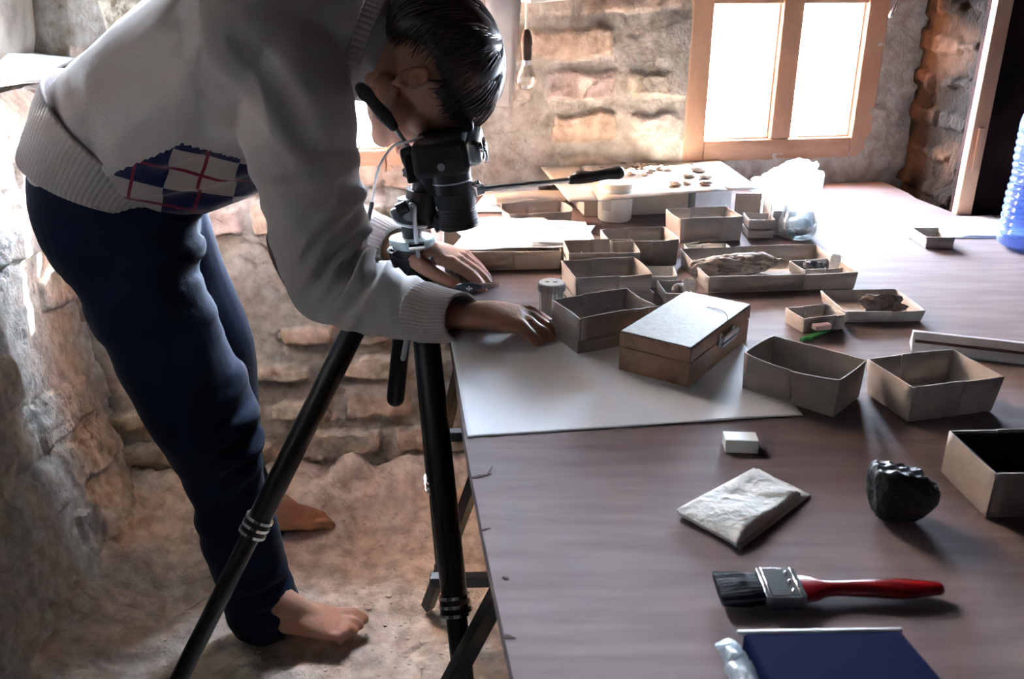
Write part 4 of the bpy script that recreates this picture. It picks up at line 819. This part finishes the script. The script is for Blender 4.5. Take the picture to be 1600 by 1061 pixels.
# hair
hair = bmesh.new(); hc = (0, -.018, .040)
def hpt(th, ph, k=1):  # th polar from crown, ph 0 = front
    r = (.087 * k, .112 * k, .092 * k); return hp(hc[0] + r[0] * math.sin(th) * math.sin(ph), hc[1] + r[1] * math.sin(th) * math.cos(ph), hc[2] + r[2] * math.cos(th))
rh = random.Random(2)
def thend(ph):
    a = abs(ph)
    if a < .6: return 1.42
    if a < 1.25: return 1.42 + (a - .6) / .65 * .35
    if a < 1.75: return 1.52 + .0 * a
    return 1.52 + min(1, (a - 1.75) / .6) * .75
shell = bmesh.new(); nph, nth = 64, 26; G_ = []
for i in range(nph):
    ph = -math.pi + 2 * math.pi * i / nph; G_.append([shell.verts.new(hpt(max(.001, thend(ph) * j / (nth - 1)), ph, (1.0 - .10 * (j / (nth - 1)) ** 4) * (1 + .02 * math.sin(ph * 9 + j * .4)))) for j in range(nth)])
for i in range(nph):
    for j in range(nth - 1): shell.faces.new((G_[i][j], G_[(i + 1) % nph][j], G_[(i + 1) % nph][j + 1], G_[i][j + 1]))
hair_o = obj('hair', shell, M['hair'], person, solid=.012, sharp=False)
for i in range(1500):
    ph = rh.uniform(-math.pi, math.pi); te = thend(ph) + rh.uniform(-.12, .07); t0 = rh.uniform(.0, 1.0) * te * .7; n = 7; sw = rh.uniform(-.25, .25); k0 = 1.0 + rh.uniform(.0, .05); pts = []
    if abs(ph) < 1.0 and rh.random() < .30: te += rh.uniform(.05, .28)
    for j in range(n):
        s = j / (n - 1); t = t0 + (te - t0) * s; p = hpt(t, ph + sw * s * s, k0 * (1.012 - .06 * s * s)); p = p + Vector((0, 0, -.006 * s * s)); pts.append(p)
    w_ = rh.uniform(.0010, .0026); tube(hair, pts, [w_ * .6, w_, w_, w_, w_ * .9, w_ * .6, w_ * .15], seg=4, sub=1, caps=False, ref=(.3, .5, .8))
obj('hair_strands', hair, M['hair'], hair_o, sharp=False)

# sweater
def argyle_wool():
    m = mat('lambswool', (.49, .45, .44), .95, bump=.35, bscale=420, sheen=.6, spec=.1); nt = m.node_tree; N = nt.nodes; L = nt.links; b = N['Principled BSDF']
    at = N.new('ShaderNodeAttribute'); at.attribute_name = 'uva'; sp = N.new('ShaderNodeSeparateXYZ'); L.new(at.outputs['Vector'], sp.inputs[0])
    def mt(op, a, b_=None, c=None):
        x = N.new('ShaderNodeMath'); x.operation = op
        for i, v in enumerate((a, b_, c)):
            if v is None: continue
            if isinstance(v, (int, float)): x.inputs[i].default_value = v
            else: L.new(v, x.inputs[i])
        return x.outputs[0]
    u, v, k = sp.outputs
    par = mt('MODULO', mt('ADD', mt('FLOOR', u), mt('FLOOR', v)), 2.0); par = mt('ABSOLUTE', par)      # 0 light, 1 dark
    fu = mt('ABSOLUTE', mt('SUBTRACT', mt('FRACT', u), .5)); fv = mt('ABSOLUTE', mt('SUBTRACT', mt('FRACT', v), .5))
    line = mt('MAXIMUM', mt('LESS_THAN', fu, .028), mt('LESS_THAN', fv, .035))
    mk = mt('GREATER_THAN', k, .5)
    def mx(f, A, B):
        x = N.new('ShaderNodeMix'); x.data_type = 'RGBA'; L.new(f, x.inputs['Factor'])
        for nm, c in (('A', A), ('B', B)):
            if isinstance(c, tuple): x.inputs[nm].default_value = (*c, 1)
            else: L.new(c, x.inputs[nm])
        return x.outputs['Result']
    c = mx(par, (.44, .38, .35), (.014, .017, .07)); c = mx(line, c, (.22, .02, .05)); c = mx(mk, (.49, .45, .44), c)
    L.new(c, b.inputs['Base Color']); return m
M['wool'] = argyle_wool(); M['woolplain'] = mat('ribbed_wool', (.44, .39, .37), .95, bump=.3, bscale=420, sheen=.5, spec=.1); M['patch'] = mat('suede_patch', (.085, .055, .050), .9, sheen=.3)
sw = bmesh.new()
loft(sw, [st(178, 262, 1.50, 122, .145), st(205, 224, 1.50, 134, .155), st(262, 192, 1.49, 152, .165), st(340, 142, 1.475, 162, .175), st(430, 88, 1.46, 162, .20), st(505, 60, 1.45, 128, .17), st(553, 66, 1.44, 92, .092), st(566, 70, 1.44, 88, .085)], seg=36)
CUR = W(700, 492, Y=1.11)
loft(sw, [st(440, 90, 1.37, 95), st(458, 150, 1.33, 92), st(474, 240, 1.31, 86), st(490, 320, 1.30, 80), st(503, 385, 1.29, 76), st(517, 440, 1.285, 66)], seg=26)
loft(sw, [st(502, 410, 1.29, 58), st(535, 445, 1.27, 62), st(585, 466, 1.23, 58), st(640, 483, 1.17, 50), st(672, 490, 1.137, 41)], seg=26)
loft(sw, [(SHL, (.075, .075)), ((SHL + ELL) / 2, (.066, .066)), (ELL, (.056, .056))], seg=24)
loft(sw, [(ELL, (.052, .052)), ((ELL + WRL) / 2 + Vector((0, 0, .0)), (.050, .050)), (WRL * .78 + ELL * .22, (.042, .042)), (WRL * .90 + ELL * .10, (.036, .036))], seg=24)
FOLDS = []
def fold(px, py, Y, rad, dpx, wl, amp, sharp=1.5): c = W(px, py, Y=Y); FOLDS.append((c, rad, Vector((dpx[0], 0, -dpx[1])).normalized(), wl, amp, sharp))
fold(585, 385, 1.24, .055, (.75, .65), .022, .0115); fold(560, 420, 1.22, .07, (.8, .6), .030, .009); fold(548, 300, 1.27, .07, (.45, .9), .045, .006); fold(640, 470, 1.12, .05, (.95, -.35), .045, .006)
fold(320, 320, 1.33, .09, (.2, 1), .05, .008); fold(140, 200, 1.42, .07, (.9, -.4), .06, .006); fold(480, 150, 1.27, .12, (.8, -.6), .075, .006); fold(250, 150, 1.35, .16, (.7, .7), .12, .006)
def folds_disp(lst, base=.004, fr=9):
    def f(co, no):
        d = base * 2 * fbm(co * fr, 3)
        for c, rad, dr, wl, amp, sh in lst:
            q = co - np.array(c); g = np.exp(-(q ** 2).sum(1) / rad ** 2); ph = (q @ np.array(dr)) / wl * 2 * math.pi + 3.5 * fbm(co * 12 + 5, 2)
            d += g * amp * np.sign(np.sin(ph)) * np.abs(np.sin(ph)) ** (1 / sh)
        return d
    return f
sw_o = remeshed('sweater', sw, M['wool'], .0050, person, smooth=9, disp=folds_disp(FOLDS, .005, 6))
me = sw_o.data; n = len(me.vertices); co = np.empty(n * 3); me.vertices.foreach_get('co', co); co = co.reshape(-1, 3)
dd = co[:, 1] * math.cos(PITCH) - (co[:, 2] - CAMZ) * math.sin(PITCH)
# pattern laid out on the flat front panel of the sweater: plane coordinates (x, z) of the cloth
o0 = W(278, 228, Y=1.33); pa = (W(373, 256, Y=1.33) - o0); pb2 = (W(250, 297, Y=1.33) - o0); A2 = np.array([[pa.x, pb2.x], [pa.z, pb2.z]]); uv = np.linalg.solve(A2, np.stack([co[:, 0] - o0.x, co[:, 2] - o0.z]))
l0 = W(150, 284, Y=1.33); l1 = W(292, 221, Y=1.33); l2 = W(420, 262, Y=1.33)
def below(a, b): return (co[:, 2] - a.z) * (b.x - a.x) - (b.z - a.z) * (co[:, 0] - a.x) < 0
lim = W(405, 300, Y=1.33).x; mk = below(l0, l1) & below(l1, l2) & (co[:, 0] < lim) & (co[:, 2] < .98)
mk &= ~((co[:, 1] < 1.375) & (co[:, 0] > W(392, 270, Y=1.30).x))
at = me.attributes.new('uva', 'FLOAT_VECTOR', 'POINT'); at.data.foreach_set('vector', np.c_[uv[0] + 20, uv[1] + 20, mk.astype(float)].ravel())
def ribbed(name, sts, nr, amp, m, par, open_=True, seg=None, lip=.003):
    bm = bmesh.new(); tube(bm, [s[0] for s in sts], [s[1] for s in sts], seg=nr * 6, sub=5, caps='open', mod=lambda th, k: 1 + amp * math.cos(th * nr)); o = obj(name, bm, m, par, solid=lip, sharp=False); return o
ribbed('cuff', [st(662, 488, 1.145, 46), st(685, 492, 1.122, 42), st(706, 494, 1.102, 39), st(722, 496, 1.088, 37)], 44, .020, M['woolplain'], sw_o)
d_ = (WRL - ELL).normalized(); w0 = WRL * .86 + ELL * .14
ribbed('cuff', [(w0 - d_ * .005, (.040, .040)), (w0 + d_ * .02, (.037, .037)), (w0 + d_ * .045, (.033, .033))], 36, .03, M['woolplain'], sw_o)
ribbed('waistband', [st(172, 280, 1.50, 126, .150), st(175, 270, 1.50, 127, .151), st(184, 253, 1.50, 130, .153), st(196, 234, 1.50, 138, .158), st(212, 213, 1.50, 146, .163)], 110, .004, M['woolplain'], sw_o, lip=.006)
# collar band at the neck
ribbed('neckband', [st(560, 67, 1.44, 90, .088), st(568, 70, 1.44, 89, .084), st(582, 76, 1.44, 90, .082)], 60, .010, M['woolplain'], sw_o, lip=.005)
bm = bmesh.new(); pc = W(452, 418, Y=1.29); dr = (W(490, 478, Y=1.29) - W(428, 360, Y=1.29)).normalized(); yy = Vector((0, 1, 0)); nn = dr.cross(yy); ell(bm, pc + nn * (.004 if nn.x < 0 else -.004), (.060, .034, .011), Matrix((dr, yy, nn)).transposed(), 32, 20); tag(obj('elbow_patch', bm, M['patch'], sw_o), 'dark suede elbow patch')
# shirt collar seen inside the neckband
bm = bmesh.new(); tube(bm, [s[0] for s in (st(566, 70, 1.44, 80, .076), st(584, 77, 1.44, 78, .074))], [(.076, .078), (.073, .075)], seg=40, sub=2, caps='open'); obj('shirt_collar', bm, mat('blue_shirt', (.10, .14, .24), .8), person, solid=.003, sharp=False)
# jeans
jn = bmesh.new()
loft(jn, [st(168, 262, 1.50, 114, .135), st(176, 295, 1.50, 118, .15), st(190, 335, 1.51, 118, .16)], seg=32)
loft(jn, [st(192, 325, 1.45, 120, .085), st(207, 400, 1.43, 108, .09), st(231, 470, 1.415, 92, .09), st(266, 544, 1.40, 88, .085), st(302, 615, 1.39, 84), st(326, 662, 1.38, 80), st(342, 715, 1.38, 66), st(356, 765, 1.375, 57), st(374, 830, 1.37, 60), st(396, 900, 1.37, 56), st(412, 950, 1.365, 58)], seg=30, caps=True)
loft(jn, [st(215, 330, 1.58, 105, .09), st(255, 420, 1.60, 92, .09), st(293, 493, 1.61, 82), st(322, 550, 1.62, 74), st(338, 615, 1.62, 64), st(350, 680, 1.62, 58), st(362, 740, 1.64, 52), st(388, 800, 1.65, 48), st(402, 836, 1.66, 46)], seg=26)
JF = []
def jf(*a):
    global FOLDS; o = FOLDS; FOLDS = JF; fold(*a); FOLDS = o
jf(400, 690, 1.33, .06, (.35, .95), .05, .014, 2); jf(395, 730, 1.33, .045, (.5, .9), .038, .010, 2); jf(318, 380, 1.40, .08, (.2, 1), .06, .010, 2); jf(345, 450, 1.40, .09, (.5, .9), .10, .007); jf(380, 560, 1.40, .07, (.7, .6), .08, .007); jf(420, 930, 1.33, .05, (.1, 1), .04, .006); jf(300, 780, 1.40, .08, (.2, 1), .06, .005); jf(150, 480, 1.40, .1, (.4, .9), .1, .005)
j_o = remeshed('jeans', jn, M['jeans'], .0050, person, smooth=7, disp=folds_disp(JF, .004, 8))
bm = bmesh.new(); a = W(92, 402, Y=1.405); b = W(148, 462, Y=1.37); 
# ---------------------------------------------------------------- tripod
tp = thing('tripod', W(645, 400, Y=1.36), 'black tripod with silver collars standing against the table edge under the camera', 'tripod')
def TY(px, py, Y=1.36): return W(px, py, Y=Y)
AX = TY(645, 400); AX = Vector((AX.x, 1.36, 0)); 
def ax(z): return Vector((AX.x, AX.y, z))
zt = TY(645, 372).z; zs = TY(645, 425).z; zc = TY(620, 635).z
bm = bmesh.new(); cyl(bm, ax(zs - .01), ax(zt - .004), .030, .034); cyl(bm, ax(zt - .035), ax(zt - .026), .037); cyl(bm, ax(zs - .045), ax(zs - .01), .028, .034)
for k in range(3):
    a_ = (-2.7, -1.35, 1.0)[k]; ell(bm, ax(zs - .02) + Vector((math.cos(a_), math.sin(a_), 0)) * .03, (.018, .018, .02))
obj('shoulder', bm, M['black'], tp)
bm = bmesh.new(); lathe(bm, [(.034, -.012), (.036, -.008), (.036, 0), (.034, .002), (.014, .0022)], ax(zt), 40); obj('top_plate', bm, M['enamel'], tp)
bm = bmesh.new(); cyl(bm, ax(zt), ax(zt + .065), .0155); obj('centre_column', bm, M['black'], tp)
cb = Vector((W(626, 520, Y=1.36).x, 1.36, 0)); bm = bmesh.new(); tube(bm, [W(634, 470, Y=1.355), W(626, 540, Y=1.35), W(618, 622, Y=1.345)], [.0145, .0145, .0150], seg=20, sub=1); obj('column_lower_end', bm, M['black'], tp)
bm = bmesh.new(); tube(bm, [W(640, 505, Y=1.335), W(630, 560, Y=1.332)], [.0045, .0045], seg=8, sub=1); obj('column_streak', bm, M['enamel'], tp)  # pale strip imitates the streak of light down the column
def tleg(a, foot, r, cuts, par=tp):
    a = Vector(a); foot = Vector(foot); d = (foot - a); L = d.length; d.normalize(); lg = None; rr_ = r; prev = 0
    for i, t in enumerate(list(cuts) + [1.0]):
        bm = bmesh.new(); tube(bm, [a + d * L * prev, a + d * L * t], [rr_, rr_], seg=20, sub=1)
        o = obj('leg' if i == 0 else 'leg_section', bm, M['black'], par if i == 0 else lg)
        if i == 0: lg = o
        if t < 1:
            bm = bmesh.new(); c = a + d * L * t
            for o_ in (-.013, .0, .013):
                rings = tube(bm, [c + d * (o_ - .0025), c + d * (o_ + .0025)], [rr_ * 1.22, rr_ * 1.22], seg=24, sub=1, caps=False)
            obj('leg_collar', bm, M['chrome'], lg); bm = bmesh.new(); cyl(bm, c - d * .011, c + d * .011, rr_ * 1.15); obj('collar_sleeve', bm, M['black'], lg)
        prev = t; rr_ *= .80
    bm = bmesh.new(); ell(bm, foot + Vector((0, 0, .008)), (rr_ * 1.6, rr_ * 1.6, .010)); obj('rubber_foot', bm, M['blackpl'], lg)
apex = TY(630, 420)
f1 = W(245, 1130, z=.02); la = W(600, 428, Y=1.34)
L1 = W(560, 510, Y=1.315); 
def onray(px, py, P0, P1):
    best = min(range(2001), key=lambda i: abs((lambda q: (q.x * 0 + FPX * q.x / dep(q.y, q.z) + 800 - px))(P0 + (P1 - P0) * i / 2000))); return best / 2000
s1 = W(598, 425, Y=1.33); e1 = W(243, 1135, z=.015); tleg(s1, e1, .0185, [onray(400, 828, s1, e1)])
s2 = W(656, 430, Y=1.335); e2 = W(742, 1230, z=.015); 
def ypos(py, P0, P1): return min(range(2001), key=lambda i: abs(530.5 - FPX * (((P0 + (P1 - P0) * i / 2000).z - CAMZ) * math.cos(PITCH) + (P0 + (P1 - P0) * i / 2000).y * math.sin(PITCH)) / dep((P0 + (P1 - P0) * i / 2000).y, (P0 + (P1 - P0) * i / 2000).z) - py)) / 2000
tleg(s2, e2, .0205, [ypos(945, s2, e2)])
s3 = W(650, 428, Y=1.385); e3 = W(690, 890, z=.03); tleg(s3, e3, .015, [ypos(755, s3, e3)])
# cross strut and crank
bm = bmesh.new(); a = TY(653, 400, 1.315); tube(bm, [a, TY(648, 345, 1.312), TY(648, 324, 1.312), TY(642, 320, 1.312)], [.0035] * 4, seg=10, sub=3); obj('crank_arm', bm, M['alu'], tp)
bm = bmesh.new(); cyl(bm, TY(636, 322, 1.31), TY(622, 329, 1.31), .009, .010); obj('crank_knob', bm, M['blackpl'], tp)
bm = bmesh.new(); cyl(bm, TY(640, 386, 1.315), TY(664, 384, 1.315), .0065); obj('lock_pin', bm, M['chrome'], tp)
bm = bmesh.new(); cyl(bm, TY(632, 314, 1.345), TY(632, 310, 1.345), .011, .011); cyl(bm, TY(632, 322, 1.345), TY(632, 314, 1.345), .006); obj('tension_knob', bm, M['enamel'], tp)
bm = bmesh.new(); tube(bm, [TY(618, 330, 1.33), TY(625, 346, 1.32), TY(645, 352, 1.32), TY(662, 352, 1.33)], [(.005, .009)] * 4, seg=10, ref=(0, 0, 1)); obj('column_clamp', bm, M['alu'], tp)
for px, py in ((676, 405), (672, 420), (612, 392)):
    bm = bmesh.new(); ell(bm, TY(px, py, 1.325), (.008, .008, .006)); obj('shoulder_bolt', bm, M['chrome'], tp)
# pan head
bm = bmesh.new(); cyl(bm, TY(661, 348), TY(664, 296), .031, .029, 32); cyl(bm, TY(661, 352), TY(661, 346), .024); tube(bm, [TY(664, 300), TY(668, 282), TY(676, 268)], [.022, .021, .017], seg=20); hd = obj('pan_head', bm, M['black'], tp)
bm = bmesh.new(); cyl(bm, TY(682, 300, 1.345), TY(664, 262, 1.345), .016); tube(bm, [TY(660, 260, 1.33), TY(678, 250, 1.33), TY(694, 262, 1.33)], [.012, .015, .012], seg=16); obj('tilt_block', bm, M['black'], hd)
def knob(px, py, Y, r, d, nm='knob', m='blackpl', n=7):
    bm = bmesh.new(); c = TY(px, py, Y); d = Vector(d).normalized(); tube(bm, [c - d * .006, c + d * .006], [r, r], seg=n * 8, sub=1, caps=False, ref=(.2, .9, .3), mod=lambda th, k: 1 + .13 * math.cos(th * n)); obj(nm, bm, M[m], hd, bevel=.0015, sharp=50)
knob(688, 340, 1.335, .016, (.9, -.2, -.35)); knob(646, 255, 1.335, .013, (-.8, -.3, .3)); knob(640, 268, 1.34, .010, (-.6, -.6, .3)); knob(690, 352, 1.34, .012, (.5, -.3, -.8))
bm = bmesh.new()
for px, py in ((652, 250), (663, 248), (674, 254), (684, 326), (669, 272), (680, 278)): ell(bm, TY(px, py, 1.318), (.0035, .003, .0045))
obj('screw', bm, M['chrome'], hd)
bm = bmesh.new(); tube(bm, [TY(652, 250, 1.325), TY(616, 199, 1.30)], [.0040, .0040], seg=12, sub=1); h1 = obj('tilt_handle', bm, M['alu'], hd)
bm = bmesh.new(); tube(bm, [TY(614, 197, 1.30), TY(600, 180, 1.295), TY(583, 160, 1.288), TY(571, 146, 1.283), TY(564, 138, 1.28)], [.0075, .0105, .0085, .0105, .0085], seg=18); obj('handle_grip', bm, M['blackpl'], hd)
bm = bmesh.new(); cyl(bm, TY(744, 297, 1.345), TY(756, 295, 1.347), .010, .008); tube(bm, [TY(750, 296, 1.345), TY(895, 281, 1.40)], [.0044, .0044], seg=12, sub=1); h2 = obj('pan_handle', bm, M['alu'], hd)
bm = bmesh.new(); tube(bm, [TY(893, 281, 1.40), TY(905, 277, 1.404), TY(925, 276, 1.41), TY(948, 272, 1.418), TY(966, 270, 1.424)], [.0075, .0108, .0090, .0085, .0105], seg=18); obj('handle_grip', bm, M['blackpl'], hd)
bm = bmesh.new()
for px, py in ((734, 300), (738, 290), (726, 304), (745, 287)): ell(bm, TY(px, py, 1.325), (.005, .005, .006))
obj('lock_screw', bm, M['chrome'], hd)
# ---------------------------------------------------------------- camera body
cm = thing('film_camera', TY(700, 240, 1.33), 'black film camera pointing straight down on the tripod head, silver top plate at right', 'camera')
CC = TY(693, 236, 1.33); Ld = Vector((.13, 0, -.99)).normalized(); Ud = Vector((.99, 0, .13)).normalized(); Yd = Vector((0, 1, 0)); CRM = Matrix((Yd, Ud, Ld)).transposed()
def cpn(y, u, l): return CC + Yd * y + Ud * u + Ld * l
bm = bmesh.new(); box(bm, cpn(.0, .0, .0), (.142, .080, .050), CRM); obj('camera_body', bm, M['blackpl'], cm, bevel=.009)
bm = bmesh.new(); box(bm, cpn(.0, .047, -.002), (.138, .022, .036), CRM); obj('top_plate', bm, M['alu'], cm, bevel=.007)
bm = bmesh.new(); box(bm, cpn(.02, .056, .006), (.046, .016, .030), CRM); obj('prism_housing', bm, M['black'], cm, bevel=.008)
bm = bmesh.new(); box(bm, cpn(.02, .040, -.028), (.026, .016, .012), CRM); obj('eyepiece', bm, M['blackpl'], cm, bevel=.003)
bm = bmesh.new(); a = cpn(-.058, .057, -.008); cyl(bm, a, a + Ud * .004, .008); tube(bm, [a + Ud * .006, a + Ud * .008 + Ld * .012, a + Ud * .006 + Ld * .020], [.002, .0025, .003], seg=8); obj('wind_lever', bm, M['chrome'], cm)
bm = bmesh.new(); a = cpn(-.0713, .0, .010); cyl(bm, a, a - Yd * .0012, .0055); obj('strap_lug', bm, M['alu'], cm)
bm = bmesh.new(); box(bm, cpn(-.02, -.046, .012), (.06, .016, .040), CRM); cyl(bm, cpn(-.02, -.040, 0), cpn(-.02, -.058, .004), .018); obj('mounting_plate', bm, M['black'], cm, bevel=.003)
def barrel(nm, l0, l1, r0, r1, m, rib=0, par=cm):
    bm = bmesh.new(); y0 = .0; u0 = .006
    if rib:
        n = int((l1 - l0) / .0035); 
        pts = []; rs = []
        for i in range(n * 2 + 1): s = i / (n * 2); pts.append(cpn(y0, u0, l0 + (l1 - l0) * s)); rs.append((r0 + (r1 - r0) * s) * (1 + (.035 if i % 2 else 0)))
        tube(bm, pts, rs, seg=48, sub=1, caps=False, ref=Yd)
    else: tube(bm, [cpn(y0, u0, l0), cpn(y0, u0, l1)], [r0, r1], seg=48, sub=1, caps=False, ref=Yd)
    return obj(nm, bm, M[m], par, sharp=30)
ln = barrel('lens', .022, .062, .030, .029, 'black'); barrel('focus_ring', .062, .082, .031, .031, 'blackpl', 0, ln); barrel('bellows_ring', .082, .116, .0285, .0300, 'blackpl', 1, ln); barrel('silver_band', .044, .046, .0304, .0304, 'alu', 0, ln)
# cable release from the camera to the far hand
bm = bmesh.new(); tube(bm, [TY(660, 214, 1.30), TY(640, 221, 1.30), TY(618, 226, 1.30), TY(600, 246, 1.31), TY(589, 272, 1.33), TY(582, 310, 1.35), TY(577, 338, 1.36)], [.0019] * 7, seg=8, sub=5); cr = obj('cable_release', bm, M['alu']); tag(cr, 'thin silver cable release looping from the camera to the far cuff', 'cable release')
bm = bmesh.new(); tube(bm, [TY(581, 318, 1.352), TY(575, 345, 1.362)], [.0035, .0035], seg=10, sub=1); obj('ferrule', bm, M['black'], cr); bm = bmesh.new(); tube(bm, [TY(575, 345, 1.362), TY(573, 360, 1.365)], [.0013, .0013], seg=8, sub=1); cyl(bm, TY(572, 358, 1.365), TY(572, 361, 1.365), .006); obj('plunger', bm, M['chrome'], cr)
# pocket knife with a white cross, between the hands
kc = W(732, 449, Y=1.235); kn = thing('pocket_knife', kc, 'dark oval pocket knife with a white cross held between the hands', 'pocket knife')
KR = Euler((.45, 0, .06)).to_matrix(); bm = bmesh.new(); ell(bm, kc, (.021, .0065, .0075), KR, 32, 16); obj('knife_body', bm, mat('slate_blue', (.05, .07, .10), .35), kn)
bm = bmesh.new(); o_ = kc + KR @ Vector((.001, -.0055, .0030))
for s in ((.009, .0022, .0024), (.0024, .0022, .008)): box(bm, o_, s, KR)
obj('white_cross', bm, M['paper'], kn, smooth=False)
bm = bmesh.new(); beam(bm, kc + KR @ Vector((.018, 0, .002)), kc + KR @ Vector((.045, 0, .004)), .0012, .008); obj('blade', bm, M['chrome'], kn)
